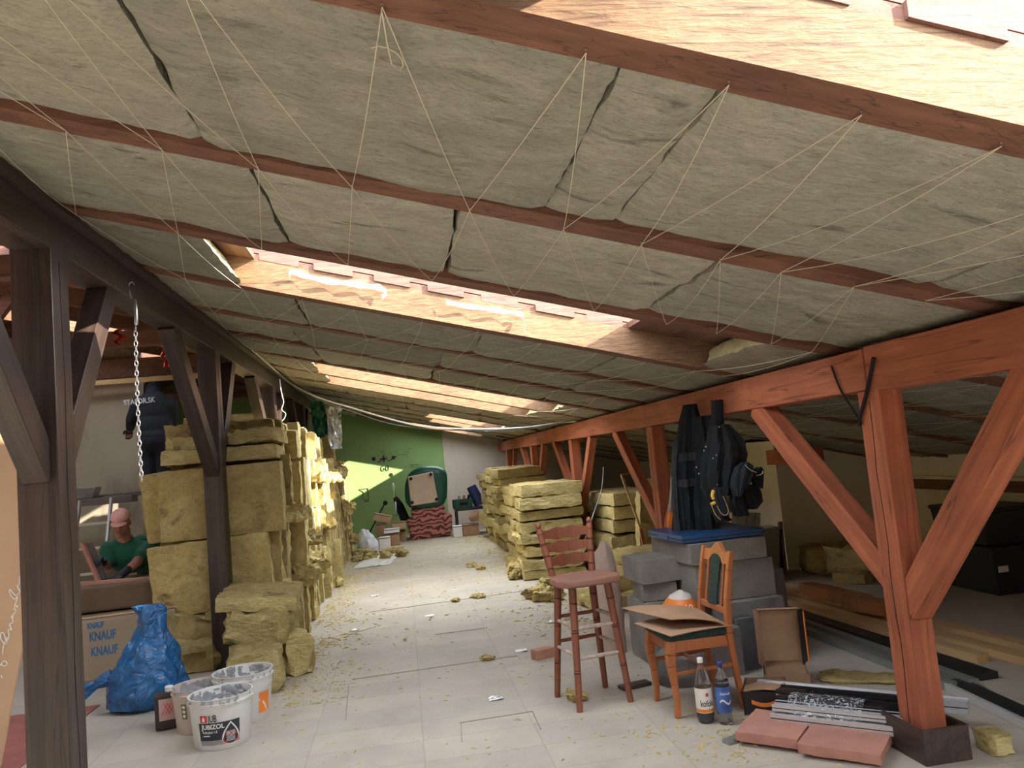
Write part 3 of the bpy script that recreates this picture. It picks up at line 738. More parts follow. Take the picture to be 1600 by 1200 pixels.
for sx in (-1, 1):
    for sy in (-1, 1):
        top = (sx*.115, sy*.115, .705); ft = (sx*.165, sy*.175, 0); m = MB()
        turned(m, ft, top, .0185, .0245, (.30,.32,.62,.64,.86), 14); m.build('leg', M_stool, st, smooth=True); tops[sx,sy] = Vector(top); feet[sx,sy] = Vector(ft)
        g = MB(); A_, B_ = Vector(ft), Vector(top); d_ = (B_-A_).normalized()
        for u in (.30,.325,.62,.645,.86): rr_ = .0185+.006*u; g.lathe([(rr_*.98,-.0018),(rr_*1.035,0),(rr_*.98,.0018)], A_.lerp(B_, u), 14, axis=d_)
        g.build('turned_groove', M_ring, st)
def lp(k, z): return feet[k]+(tops[k]-feet[k])*(z/.705)
for (a, b, zs, mt_) in [((-1,-1),(1,-1),(.29,.46),M_rung), ((-1,1),(1,1),(.34,.49),M_stool), ((-1,-1),(-1,1),(.31,.47),M_rung), ((1,-1),(1,1),(.33,.50),M_rung)]:
    for z in zs:
        m = MB(); p, q = lp(a,z), lp(b,z); m.tube([p, p+(q-p)*.2, p+(q-p)*.5, p+(q-p)*.8, q], [.009,.0115,.0125,.0115,.009], 10); m.build('rung', mt_, st, smooth=True)
bp = {}
for sx in (-1, 1):
    m = MB(); a = (sx*.135, .14, .735); b = (sx*.175, .205, 1.03); turned(m, a, b, .022, .020, (.16,.18,.42,.44,.66,.68,.90)); g = MB(); d_ = (Vector(b)-Vector(a)).normalized(); [g.lathe([(.0205,-.002),(.0222,0),(.0205,.002)], Vector(a).lerp(Vector(b), u), 14, axis=d_) for u in (.16,.19,.42,.45,.66,.69,.90)]; g.build('turned_groove', M_ring, st); bp[sx] = (Vector(a), Vector(b))
    m.lathe([(.006,0),(.016,.012),(.018,.022),(.012,.036),(.004,.042)], Vector(b), 12); m.build('back_post', M_stool, st, smooth=True)
for t in (.30, .58, .86):
    m = MB(); a = bp[-1][0].lerp(bp[-1][1], t); b = bp[1][0].lerp(bp[1][1], t); K = 14
    for k in range(K):
        u0, u1 = k/K, (k+1)/K
        def cs(u):
            c = a.lerp(b, u) + Vector((0, .028*math.sin(math.pi*u), 0)); w = .022+.012*math.sin(math.pi*u)+.004*math.cos(u*math.pi*6)
            return [c+Vector((0,-.006,-w)), c+Vector((0,.006,-w)), c+Vector((0,.006,w*1.15)), c+Vector((0,-.006,w*1.15))]
        A_ = cs(u0); B_ = cs(u1); m.add(A_+B_, [(0,1,5,4),(1,2,6,5),(2,3,7,6),(3,0,4,7)]+([(3,2,1,0)] if k == 0 else [])+([(4,5,6,7)] if k == K-1 else []))
    m.build('back_slat', M_stool, st)
# ------------------------------------------------------------------ dining chair facing the aisle
M_chair = wood('orange_chair_wood', (.40,.125,.040), (.52,.18,.062), 'z', rough=.35, crack=False, bump=.1)
M_greenup = simple('dark_green_upholstery', (.018,.040,.034), .85, var=.3, scale=60, bump=.3, bscale=300)
dc = thing('dining_chair', 'orange brown wooden chair with dark green upholstery, facing the aisle beside the bottles', 'chair', (1.545, 4.57, 0), R_(-88))
m = MB()
# front legs, cabriole
for sx in (-1, 1):
    m = MB(); path = [(sx*.165,-.165,.41),(sx*.172,-.178,.34),(sx*.172,-.180,.28),(sx*.165,-.168,.18),(sx*.163,-.162,.08),(sx*.168,-.170,0)]; ws = [.050,.050,.046,.036,.030,.032]
    for (p,w),(q,w2) in zip(list(zip(path,ws))[:-1], list(zip(path,ws))[1:]): m.beam(p,q,w,w,up=(0,1,0),w1=w2,h1=w2)
    m.build('leg', M_chair, dc, bevel=.006)
    m = MB(); path = [(sx*.19,.215,0),(sx*.188,.185,.22),(sx*.185,.170,.42),(sx*.183,.185,.60),(sx*.183,.215,.76),(sx*.183,.238,.862)]; ws = [.036,.038,.042,.040,.036,.034]
    for (p,w),(q,w2) in zip(list(zip(path,ws))[:-1], list(zip(path,ws))[1:]): m.beam(p,q,w,w*.8,up=(0,1,0),w1=w2,h1=w2*.8)
    m.build('back_leg', M_chair, dc, bevel=.004)
for (a, b) in [((-.15,-.165),(.15,-.165)),((-.15,.175),(.15,.175))]:
    MB().beam((a[0],a[1],.38),(b[0],b[1],.38),.022,.06).build('apron', M_chair, dc, bevel=.003)
for sx in (-1, 1): MB().beam((sx*.168,-.15,.38),(sx*.176,.17,.38),.022,.06).build('apron', M_chair, dc, bevel=.003)
for sx in (-1, 1): MB().beam((sx*.170,-.165,.235),(sx*.186,.19,.25),.018,.022).build('stretcher', M_chair, dc, bevel=.003)
MB().beam((-.17,.03,.243),(.17,.03,.243),.018,.02).build('stretcher', M_chair, dc, bevel=.003)
MB().bx(-.185,.185,-.195,.175,.408,.455).build('seat', M_greenup, dc, bevel=.014)
# curved crest rail
m = MB(); K = 24
def crest(u):
    x = -.165+.33*u; s = abs(2*u-1); up = .905+.055*(1-s)**.7 if s < .55 else .905+.012*(1-s)/.45+.02*max(0,.6-s)
    up = .843+.055*math.exp(-(s/.38)**2)+.006*s; lo = .785+.045*math.sqrt(max(0,1-(s/.52)**2)) if s < .52 else .787
    return x, lo, up
for k in range(K):
    (xa, la, ua), (xb, lb, ub) = crest(k/K), crest((k+1)/K)
    f = lambda z: .185+.07*(z-.60)/.31
    m.add([(xa,f(la)-.011,la),(xb,f(lb)-.011,lb),(xb,f(ub)-.011,ub),(xa,f(ua)-.011,ua),(xa,f(la)+.011,la),(xb,f(lb)+.011,lb),(xb,f(ub)+.011,ub),(xa,f(ua)+.011,ua)],
          [(0,1,2,3),(5,4,7,6),(0,4,5,1),(3,2,6,7)]+([(0,3,7,4)] if k == 0 else [])+([(1,5,6,2)] if k == K-1 else []))
m.build('crest_rail', M_chair, dc)
MB().beam((-.165,.178,.535),(.165,.178,.535),.02,.035).build('lower_rail', M_chair, dc, bevel=.003)
pan = MB(); K = 12; vs = []
cols = [(-.062+.124*i/10) for i in range(11)]
for side in (-.016,.016):
    for i, x in enumerate(cols):
        top = .805+.028*math.sqrt(max(0,1-(x/.063)**2))
        for z in (.55,.61,.68,.745,top): vs.append((x, .178+.07*max(0,(z-.58))/.31+side*(1 if side < 0 else .6)*math.sqrt(max(.1,1-(x/.07)**2)), z))
fs = []
for s_ in (0,1):
    for i in range(10):
        for j in range(4):
            o_ = s_*55; q = [o_+i*5+j, o_+(i+1)*5+j, o_+(i+1)*5+j+1, o_+i*5+j+1]; fs.append(q if s_ == 0 else q[::-1])
for i in range(10): fs += [(i*5, 55+i*5, 55+(i+1)*5, (i+1)*5), (i*5+4,(i+1)*5+4,55+(i+1)*5+4,55+i*5+4)]
for j in range(4): fs += [(j,j+1,55+j+1,55+j),(50+j,55+50+j,55+50+j+1,50+j+1)]
pan.add(vs, fs); pan.build('back_panel', M_greenup, dc, smooth=True)
for x in (-.105,.105):
    m = MB(); turned(m, (x,.18,.55), (x*1.0,.228,.80), .009, .009, (.2,.23,.48,.52,.78,.81), 10); m.build('spindle', M_chair, dc, smooth=True)
# cardboard lying on the chair seat
M_card = simple('brown_cardboard', (.36,.22,.13), .8, var=.12, scale=8); M_cardin = simple('tan_cardboard_inside', (.52,.35,.21), .8, var=.1, scale=8)
def sheet(mb, grid, t=.004):
    nu = len(grid); nv = len(grid[0]); vs = [Vector(p) for r in grid for p in r]; n = len(vs); vs2 = [v-Vector((0,0,t)) for v in vs]; fs = []
    for i in range(nu-1):
        for j in range(nv-1): q = (i*nv+j,(i+1)*nv+j,(i+1)*nv+j+1,i*nv+j+1); fs.append(q); fs.append(tuple(n+a for a in q[::-1]))
    rim = [i*nv for i in range(nu)]+[(nu-1)*nv+j for j in range(1,nv)]+[i*nv+nv-1 for i in range(nu-2,-1,-1)]+[j for j in range(nv-2,0,-1)]
    for a, b in zip(rim, rim[1:]+rim[:1]): fs.append((a,b,b+n,a+n))
    return mb.add(vs+vs2, fs)
def bil(c, u, v): return (Vector(c[0])*(1-u)+Vector(c[1])*u)*(1-v)+(Vector(c[3])*(1-u)+Vector(c[2])*u)*v
def cardsheet(c, name, label, dz, mat=M_card):
    g = [[bil(c, u/12, v/8)+Vector((0,0,dz(u/12,v/8))) for v in range(9)] for u in range(13)]
    return tag(sheet(MB(), g).build(name, mat), label, 'cardboard')
cardsheet([(1.26,4.66,.475),(1.36,4.30,.462),(1.735,4.36,.464),(1.70,4.78,.464)], 'cardboard_sheet', 'brown cardboard sheet lying flat on the green chair seat', lambda u,v: .006*math.sin(v*3))
cardsheet([(1.22,4.80,.545),(1.40,4.40,.528),(1.69,4.36,.482),(1.68,4.74,.50)], 'cardboard_sheet', 'bent cardboard sheet lifted above another on the chair seat', lambda u,v: .02*math.sin(v*3.1)*(1-.3*u))
# ------------------------------------------------------------------ bottles
def glassy(name, c, rough=.05, ior=1.3):
    m, nt, N, L, P = mk(name); P.inputs['Base Color'].default_value = col(c); P.inputs['Transmission Weight'].default_value = .95; P.inputs['Roughness'].default_value = rough; P.inputs['IOR'].default_value = ior
    return m
M_pet = glassy('clear_plastic', (.92,.95,.97), .05, 1.15); M_cola = simple('dark_cola', (.014,.007,.005), .12, var=.02); M_water = glassy('water', (.80,.90,.98), .02, 1.2)
M_label = simple('white_label', (.78,.74,.68), .5, var=.04); M_bluelab = simple('blue_label', (.06,.14,.42), .4, var=.5, scale=14); M_bcap = simple('blue_cap', (.02,.05,.35), .4); M_wcap = simple('white_cap', (.85,.85,.83), .4)
def bottle(label, loc, R, H, drink, fill, lab0, lab1, labm, cap, cola):
    t = thing('drink_bottle', label, 'bottle', loc)
    k = H/.33
    if cola: prof = [(.4*R,0),(.85*R,.003),(R*.97,.02*k),(R,.05*k),(R*.97,.09*k),(R,.13*k),(R,.185*k),(R*.88,.225*k),(R*.62,.262*k),(R*.38,.290*k),(R*.30,.302*k),(R*.30,.318*k)]
    else: prof = [(.5*R,0),(.9*R,.004),(R,.02*k),(R*.95,.045*k),(R,.06*k),(R,.19*k),(R*.96,.205*k),(R,.22*k),(R*.85,.252*k),(R*.5,.285*k),(R*.36,.298*k),(R*.36,.315*k)]
    MB().lathe(prof, n=24).build('bottle_body', M_pet, t, smooth=True)
    top = fill*H; lp_ = [(max(r-.0025,.004), max(z,.002)) for r, z in prof if z < top]; 
    # interpolate the surface radius
    for (r0,z0),(r1,z1) in zip(prof[:-1],prof[1:]):
        if z0 < top <= z1: lp_.append((r0+(r1-r0)*(top-z0)/(z1-z0)-.0025, top))
    MB().lathe(lp_, n=24).build('drink', drink, t, smooth=True)
    ll = [(R+.0012, lab0*H),(R+.0016, (lab0+lab1)/2*H),(R+.0012, lab1*H)]
    MB().lathe(ll, n=24, cap=False).build('bottle_label', labm, t, smooth=True)
    MB().lathe([(R*.34,.306*k),(R*.36,.308*k),(R*.36,.329*k),(R*.30,.331*k)], n=16).build('cap', cap, t)
    return t
kb = bottle('large plastic cola bottle with white cap and cream label, half full', (1.50, 4.28, 0), .045, .335, M_cola, .55, .17, .55, M_label, M_wcap, True)
text('kofola', .046, M_ink, kb, wrap=(.0465, -.038, .092), sx=.66, bold=.0006)
MB().lathe([(.0464,.060),(.0468,.068),(.0464,.077)], n=24, cap=False).build('orange_band', M_orange, kb, smooth=True)
ov = MB(); 
for k in range(12):
    a0 = k/12*2*math.pi; a1 = (k+1)/12*2*math.pi
    def q(a): x = .002+.0085*math.cos(a); z = .152+.010*math.sin(a); b = x/.0475; return (.0475*math.sin(b), -.0475*math.cos(b), z)
    c0 = q(a0); c1 = q(a1); cc = (.0475*math.sin(.002/.0475), -.0475*math.cos(.002/.0475), .152); ov.add([cc, c0, c1], [(0,1,2)])
ov.build('red_emblem', M_redink, kb)
wb = bottle('clear water bottle with blue cap and blue label beside the cola bottle', (1.585, 4.22, 0), .038, .315, M_water, .70, .20, .62, M_bluelab, M_bcap, False)
text('Dobrá voda', .020, M_white, wb, wrap=(.0400, -.032, .155), shear=.35, sx=.6)
sw = MB()
for k in range(16):
    def q(t, dz): x = -.034+.068*t; b = x/.040; return (.0402*math.sin(b), -.0402*math.cos(b), .118+.010*math.sin(t*7)+dz)
    sw.add([q(k/16,-.005), q((k+1)/16,-.005), q((k+1)/16,.005), q(k/16,.005)], [(0,1,2,3)])
sw.build('label_wave', M_white, wb)
# ------------------------------------------------------------------ aerated concrete blocks
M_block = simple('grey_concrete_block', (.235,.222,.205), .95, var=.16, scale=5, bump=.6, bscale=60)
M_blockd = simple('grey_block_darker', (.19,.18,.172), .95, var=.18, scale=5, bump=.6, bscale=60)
def block(x0, x1, y0, y1, z0, z1, label, rz=0, seed=0, mat=None, tilt=0):
    c = ((x0+x1)/2, (y0+y1)/2, z0); m = batt_mesh(x1-x0, y1-y0, z1-z0, 200+seed, rough=.007, step=.045, fiber='z', edge=.004)
    o = m.build('concrete_block', mat or M_block, smooth=True); o.location = c; o.rotation_euler = (0, tilt, rz)
    return tag(o, label, 'block')
block(1.56,1.84,5.45,5.86,0,.42, 'tall grey concrete block at the bottom of the low stack by the stool', .06, 1)
block(1.58,1.83,5.48,5.84,.425,.545, 'chipped grey block in the middle of the low stack by the stool', -.1, 2)
block(1.55,1.84,5.45,5.86,.55,.71, 'grey block on top of the low stack by the stool', .05, 3)
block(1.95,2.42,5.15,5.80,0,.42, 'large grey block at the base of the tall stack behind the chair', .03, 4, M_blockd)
block(1.84,2.40,5.22,5.92,.425,.675, 'large broken grey block in the tall stack behind the chair', .06, 5)
block(1.82,2.36,5.20,5.96,.68,.815, 'flat grey block on top of the tall stack behind the chair', .04, 6)
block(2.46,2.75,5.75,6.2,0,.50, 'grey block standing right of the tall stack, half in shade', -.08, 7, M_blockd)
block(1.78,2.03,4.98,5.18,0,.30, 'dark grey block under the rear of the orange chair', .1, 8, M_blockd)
# hole in the broken block
tag(MB().lathe([(.018,0),(.02,.004)], (1.836,5.66,.56), 12, axis=(-1,0,0)).build('drilled_hole', M_black), 'dark drilled hole in the side of the broken grey block', 'hole')
# blue level / plastic case on the stack
M_bluepl = simple('dark_blue_plastic', (.02,.07,.20), .35, var=.1)
t = thing('tool_case', 'long dark blue plastic case lying on top of the tall grey block stack', 'case', (2.08,5.60,.818), .05)
MB().bx(-.30,.30,-.36,.30,0,.055).build('case_shell', M_bluepl, t, bevel=.012); MB().bx(-.31,-.295,-.12,.06,.012,.04).build('handle', M_bluepl, t, bevel=.004)
MB().bx(-.302,.302,-.362,.302,.026,.030).build('seam', M_black, t)
# sack between the stacks
def loft(mb, secs, n=28, seed=0, amp=.0, fold=0, cap=True):
    """secs: (cx,cy,cz,rx,ry) rings bottom to top, with crumple noise"""
    vs = []
    for cx, cy, cz, rx, ry_ in secs:
        for k in range(n):
            a = 2*math.pi*k/n; d = Vector((math.cos(a), math.sin(a), 0)); p = Vector((cx+rx*d.x, cy+ry_*d.y, cz))
            f = abs(noise.noise(Vector((p.x*9+seed, p.y*9, p.z*6))))*amp*2 - amp*.6
            f += fold*math.sin(a*7+seed+p.z*5)+fold*.6*math.sin(a*13+p.z*11)
            vs.append(p+d*f)
    fs = [(i*n+k, i*n+(k+1)%n, (i+1)*n+(k+1)%n, (i+1)*n+k) for i in range(len(secs)-1) for k in range(n)]
    if cap: fs += [tuple(range(n-1,-1,-1)), tuple((len(secs)-1)*n+k for k in range(n))]
    return mb.add(vs, fs)
def interp(secs, m):
    out = []
    for a, b in zip(secs[:-1], secs[1:]):
        for k in range(m): t = k/m; t = t*t*(3-2*t)*.5+t*.5; out.append(tuple(x+(y-x)*t for x, y in zip(a, b)))
    out.append(secs[-1]); return out
M_sack = simple('pale_paper_sack', (.62,.58,.52), .8, var=.08, scale=12, bump=.3); M_pinkbag = simple('pink_beige_paper', (.42,.31,.26), .85, var=.1, scale=10, bump=.3)
t = thing('cement_sack', 'white paper sack with orange print wedged between the grey block stacks', 'sack', (1.735,5.20,0))
loft(MB(), interp([(0,0,0,.10,.14),(0,0,.10,.13,.17),(0,0,.28,.13,.17),(0,0,.42,.11,.14),(.0,0,.50,.07,.09),(.01,0,.53,.01,.03)],5), 36, 3, .012).build('sack_body', M_sack, t, smooth=True)
loft(MB(), interp([(0,0,.40,.118,.149),(0,0,.44,.105,.135),(0,0,.485,.080,.104)],5), 36, 3, .012, cap=False).build('orange_print', M_orange, t, smooth=True)
text('60', .07, M_white, t, M=Matrix.Translation((-.03,-.152,.415)) @ Matrix.Rotation(R_(70),4,'X'), sx=.9)
t = thing('paper_bag', 'tall pinkish paper bag standing behind the bar stool', 'bag', (1.42,5.95,0))
loft(MB(), interp([(0,0,0,.11,.08),(0,0,.3,.115,.085),(0,0,.55,.10,.075),(0,0,.70,.09,.055),(.02,0,.77,.05,.03),(.02,0,.81,.03,.012)],6), 36, 8, .010, .003).build('bag_body', M_pinkbag, t, smooth=True)
# grey lumps of sacks under and right of the chair
M_gsack = simple('grey_plastic_sack', (.15,.145,.14), .55, var=.25, scale=6, bump=.5)
t = thing('grey_sack', 'slumped dark grey sack on the floor under the orange chair', 'sack', (1.66,5.02,0))
loft(MB(), interp([(0,0,0,.17,.14),(0,0,.06,.20,.16),(0,0,.17,.18,.14),(0,0,.24,.10,.08),(0,0,.26,.02,.02)],4), 32, 12, .02, .004).build('sack_body', M_gsack, t, smooth=True)
t = thing('panel', 'blue grey upright board standing behind the open cardboard box', 'board', (2.22,5.10,0), .05)
MB().box((0,0,.165),(.34,.03,.33)).build('board_body', simple('blue_grey_board', (.12,.125,.14), .6), t, bevel=.004)
t = thing('paper_sack', 'torn brown paper sack slumped right of the tall block stack', 'sack', (2.27,5.55,0))
loft(MB(), interp([(0,0,0,.13,.12),(0,0,.15,.13,.12),(0,0,.32,.11,.10),(.02,0,.46,.09,.08),(.03,0,.49,.10,.07)],5), 32, 21, .03, .006).build('sack_body', M_card, t, smooth=True)
# ------------------------------------------------------------------ open shoe box with black outside
M_cblack = simple('black_printed_card', (.014,.013,.014), .45, var=.1)
def boxtray(t, w, d, h, mat_in, mat_out, th=.005):
    m = MB(); m.bx(-w/2,w/2,-d/2,d/2,0,th)
    m.build('box_bottom', mat_in, t)
    for s in (-1,1):
        MB().box((s*(w/2-th/2),0,h/2),(th,d,h)).build('box_side', [mat_out], t)
        MB().box((0,s*(d/2-th/2),h/2),(w,th,h)).build('box_side', [mat_out], t)
        MB().box((s*(w/2-th*1.5),0,h/2),(th*.6,d-th*2,h-.002)).build('box_lining', mat_in, t)
        MB().box((0,s*(d/2-th*1.5),h/2),(w-th*2,th*.6,h-.002)).build('box_lining', mat_in, t)
t = thing('shoe_box', 'open black and brown cardboard box with orange slot beside the bottles', 'box', (1.88,4.36,0), R_(-27))
boxtray(t, .22, .27, .125, M_card, M_cblack)
ms = MB(); K = 10
for k in range(K):
    def q(u, v): x = -.065+.13*u; return (x, -.1362, .062-.016*math.sin(u*math.pi)+v)
    ms.add([q(k/K,0),q((k+1)/K,0),q((k+1)/K,.022),q(k/K,.022)], [(0,1,2,3)])
ms.build('orange_slot', M_orange, t)
fl_ = MB(); sheet(fl_, [[(-.10+.2*u/4, -.13+.12*v/3, .127+.012*math.sin(u/4*3)) for v in range(4)] for u in range(5)], .003); fl_.build('flap', M_card, t)
t = thing('cardboard_box', 'opened brown cardboard box standing upright with black and orange edge behind the black box', 'box', (2.15,4.66,0), R_(-22))
b = MB()
b.box((0,.13,.27),(.24,.004,.33)); b.build('back_panel', M_cardin, t)
MB().box((-.125,.075,.27),(.004,.12,.33),(0,0,.25)).build('side_panel', M_card, t)
MB().box((.128,.085,.27),(.004,.10,.31),(0,0,-.35)).build('side_panel', M_cblack, t)
MB().box((.146,.045,.27),(.006,.012,.31),(0,0,-.35)).build('orange_edge', M_orange, t)
MB().box((0,.075,.435),(.25,.12,.004),(-.25,0,0)).build('top_flap', M_card, t)
MB().box((0,-.02,.10),(.25,.30,.004),(.12,0,0)).build('lower_tray', M_card, t)
MB().box((-.12,-.02,.06),(.004,.30,.12)).build('tray_side', M_cblack, t)
MB().box((.12,-.02,.06),(.004,.30,.12)).build('tray_side', M_card, t)
MB().box((0,-.17,.06),(.25,.004,.12)).build('tray_side', M_card, t)
# ------------------------------------------------------------------ metal profiles over a foam slab
M_alu = simple('brushed_aluminium', (.66,.68,.70), .38, metal=.5, var=.06, stretch=(.2,8,8), scale=12); M_blackgloss = simple('black_glossy_profile', (.012,.013,.016), .12, var=.05)
M_film = None
def film():
    m, nt, N, L, P = mk('stretch_film'); P.inputs['Base Color'].default_value = (.8,.84,.9,1); P.inputs['Roughness'].default_value = .12; P.inputs['Metallic'].default_value = .0
    P.inputs['Alpha'].default_value = .28
    tc = N.new('ShaderNodeTexCoord'); n = N.new('ShaderNodeTexNoise'); n.inputs['Scale'].default_value = 34; n.inputs['Distortion'].default_value = 2.5; L.new(tc.outputs['Object'], n.inputs[0])
    r = ramp(N, [(.50,(.06,.06,.06)),(.62,(.75,.75,.75))]); L.new(n.outputs[0], r.inputs[0]); L.new(r.outputs[0], P.inputs['Alpha'])
    b = N.new('ShaderNodeBump'); b.inputs['Strength'].default_value = 1; b.inputs['Distance'].default_value = .02; L.new(n.outputs[0], b.inputs['Height']); L.new(b.outputs[0], P.inputs['Normal']); return m
M_film = film()
a = Vector((1.76,4.02,0)); b = Vector((2.20,3.60,0)); dr = (b-a).normalized(); ang = math.atan2(dr.y, dr.x)
M_foam = simple('pink_stone_slab', (.44,.215,.165), .85, var=.14, scale=9, bump=.5, bscale=25); M_foamd = simple('white_foam_block', (.62,.60,.55), .8)
t = thing('pallet_block', 'grey wooden bearer on the floor under the metal profiles', 'block', (2.12,3.82,0), ang)
MB().bx(-.30,.24,-.05,.05,0,.052).build('bearer', simple('grey_bearer', (.27,.25,.22), .9), t, bevel=.003)
sl = batt_mesh(.36,.34,.045,300,rough=.004,step=.04,fiber='z',edge=.003).build('stone_slab', M_foam, smooth=True); sl.location = (1.95,3.66,.022); sl.rotation_euler = (.03,.02,ang+.02); tag(sl, 'reddish pink stone slab, right half of the pair in front of the metal profiles', 'slab')
sl = batt_mesh(.30,.34,.045,301,rough=.004,step=.04,fiber='z',edge=.003).build('stone_slab', M_foam, smooth=True); sl.location = (1.73,3.93,.024); sl.rotation_euler = (.02,.02,ang+.03); tag(sl, 'reddish pink stone slab, left half of the pair, nearest the black box', 'slab')
for k, (dx, dy, dz, w, h, mt_, lab) in enumerate([(0,.0,.078,.085,.042,M_alu,'silver aluminium profile, lowest and frontmost of the wrapped bundle'),(.0,.035,.118,.085,.030,M_alu,'silver aluminium profile in the middle of the wrapped bundle'),
      (.0,.10,.138,.09,.038,M_blackgloss,'glossy black profile on top of the silver ones'),(.06,.20,.118,.10,.05,M_blackgloss,'glossy black profile at the back of the bundle'),(.10,.27,.10,.08,.06,M_alu,'long silver profile lying behind the black ones')]):
    L_ = .62 if k < 3 else (.72 if k == 3 else 1.05)
    t = thing('metal_profile', lab, 'metal profile', (1.985+dx*.7+dy*.70, 3.80+dx*.7+dy*.72, dz), ang+.0)
    m = MB(); m.prism([(-w/2,-h/2),(w/2,-h/2),(w/2,h/2),(w/2-.012,h/2),(w/2-.014,h/2-.006),(-w/2+.014,h/2-.006),(-w/2+.012,h/2),(-w/2,h/2)], 'x', -L_/2, L_/2); m.build('profile_body', mt_, t)
    MB().bx(-L_/2,L_/2,-w/2-.0012,-w/2,-.002,.002).build('groove', M_black if mt_ is M_alu else M_alu, t)
t = thing('stretch_film', 'crinkled clear plastic film wrapped round the bundle of metal profiles', 'film', (2.0,3.87,.10), ang)
m = MB(); nu = 40
pr = [(-.075,-.04),(-.082,-.02),(-.078,.0),(-.06,.035),(0,.068),(.06,.066),(.12,.048),(.16,.03)]
vs = []; 
for i in range(nu+1):
    for j, (y, z) in enumerate(pr): vs.append((-.20+.36*i/nu, y+.004*noise.noise(Vector((i*.5,j*2,0))), z+.006*noise.noise(Vector((i*.7,j*3,5)))))
m.add(vs, [(i*8+j,i*8+j+1,(i+1)*8+j+1,(i+1)*8+j) for i in range(nu) for j in range(7)]); m.build('film_wrap', M_film, t, smooth=True)
# ------------------------------------------------------------------ timbers, profiles and tiles on the floor
def plank(p, q, w, h, mat, name, label, cat='timber', zb=0, group=None):
    p = Vector((p[0],p[1],0)); q = Vector((q[0],q[1],0)); c = (p+q)/2; d = q-p
    o = MB().bx(-d.length/2,d.length/2,-w/2,w/2,0,h).build(name, mat, bevel=.003); o.location = (c.x,c.y,zb); o.rotation_euler = (0,0,math.atan2(d.y,d.x)); return tag(o, label, cat, group)
plank((3.42,8.4),(3.82,4.35), .12,.05, M_yellowwood, 'timber', 'long pale new timber on the floor, farthest of the boards behind the right post')
plank((3.26,8.25),(3.62,4.1), .11,.05, M_yellowwood, 'timber', 'long pale new timber on the floor, middle of the boards behind the right post')
plank((3.08,7.9),(3.40,4.6), .09,.05, M_yellowwood, 'timber', 'narrow pale timber on the floor, nearest of the boards behind the right post')
plank((3.32,8.1),(3.55,5.4), .10,.03, M_yellowwood, 'timber', 'short pale board lying on top of the long pale timbers', zb=.052)
for k, (x, y, rz) in enumerate([(3.42,6.55,-1.42),(3.46,6.20,-1.46),(3.43,5.98,-1.35)]):
    o = batt_mesh(.40,.13,.10,310+k,rough=.006,step=.04,edge=.004).build('roof_tile_piece', simple('terracotta', (.40,.17,.075), .85, var=.2, bump=.3)); o.location = (x,y-.05*k,.084); o.rotation_euler = (0,0,rz)
    tag(o, ['long terracotta brick lying on the pale timbers','terracotta piece in the middle of the row on the pale timbers','terracotta piece with jagged end nearest the right post'][k], 'brick')
M_greym = simple('grey_green_profile', (.33,.35,.34), .4, metal=.6, stretch=(.2,6,6)); M_darkm = simple('dark_profile', (.018,.022,.024), .35)
for k, (p, q, w, h, mt_, lab) in enumerate([((3.03,7.6),(3.20,4.3),.12,.04,M_darkm,'wide black profile lying beside the pale timbers'),((2.93,7.4),(3.03,4.2),.06,.05,M_greym,'grey metal channel on the floor, right of the two beside the black profile'),
       ((2.83,7.2),(2.90,4.2),.06,.05,M_greym,'grey metal channel on the floor, left of the two beside the black profile')]): plank(p, q, w, h, mt_, 'metal_channel', lab, 'metal profile')
plank((2.98,4.30),(2.86,3.0), .10,.035, M_darkm, 'metal_channel', 'short black flat rail on the floor right of the near post', 'metal profile')
plank((2.89,4.32),(2.77,3.0), .025,.045, M_alu, 'metal_channel', 'narrow white metal edge strip beside the short black rail', 'metal profile')
# leaning panels, grey appliance by the chimney wall
M_appl = simple('grey_enamel', (.30,.30,.27), .3, var=.06)
t = thing('steel_cabinet', 'grey metal appliance casing with rounded edge leaning by the cream wall', 'appliance', (3.62,8.15,0), R_(24))
MB().box((0,0,.27),(.52,.16,.52),(.14,0,0)).build('casing', M_appl, t, bevel=.03); MB().box((.30,.03,.25),(.09,.14,.48),(.14,0,0)).build('dark_side', M_darkm, t, bevel=.01)
for k in range(3):
    o = MB().box((0,0,.27),(.20-.02*k,.022,.54)).build('board_offcut', M_deck, bevel=.003); o.location = (3.98+.03*k-.03, 8.42+.05*k-.14, 0); o.rotation_euler = (.02,.10,R_(70)); tag(o, ['dark weathered board leaning on the chimney corner, frontmost','dark weathered board leaning on the chimney corner, middle one','dark weathered board leaning on the chimney corner, nearest the wall'][k], 'board')
t = thing('light_panel', 'pale ribbed panel standing behind the hanging tool belt', 'panel', (3.05,7.2,0), .3)
MB().box((0,0,.40),(.34,.03,.80),(.1,.12,0)).build('panel_body', simple('pale_panel', (.50,.47,.38), .5, metal=.2), t, bevel=.005)
for k in range(3): MB().box((-.1+.1*k,-.02,.40),(.012,.012,.78),(.1,.12,0)).build('rib', M_greym, t)
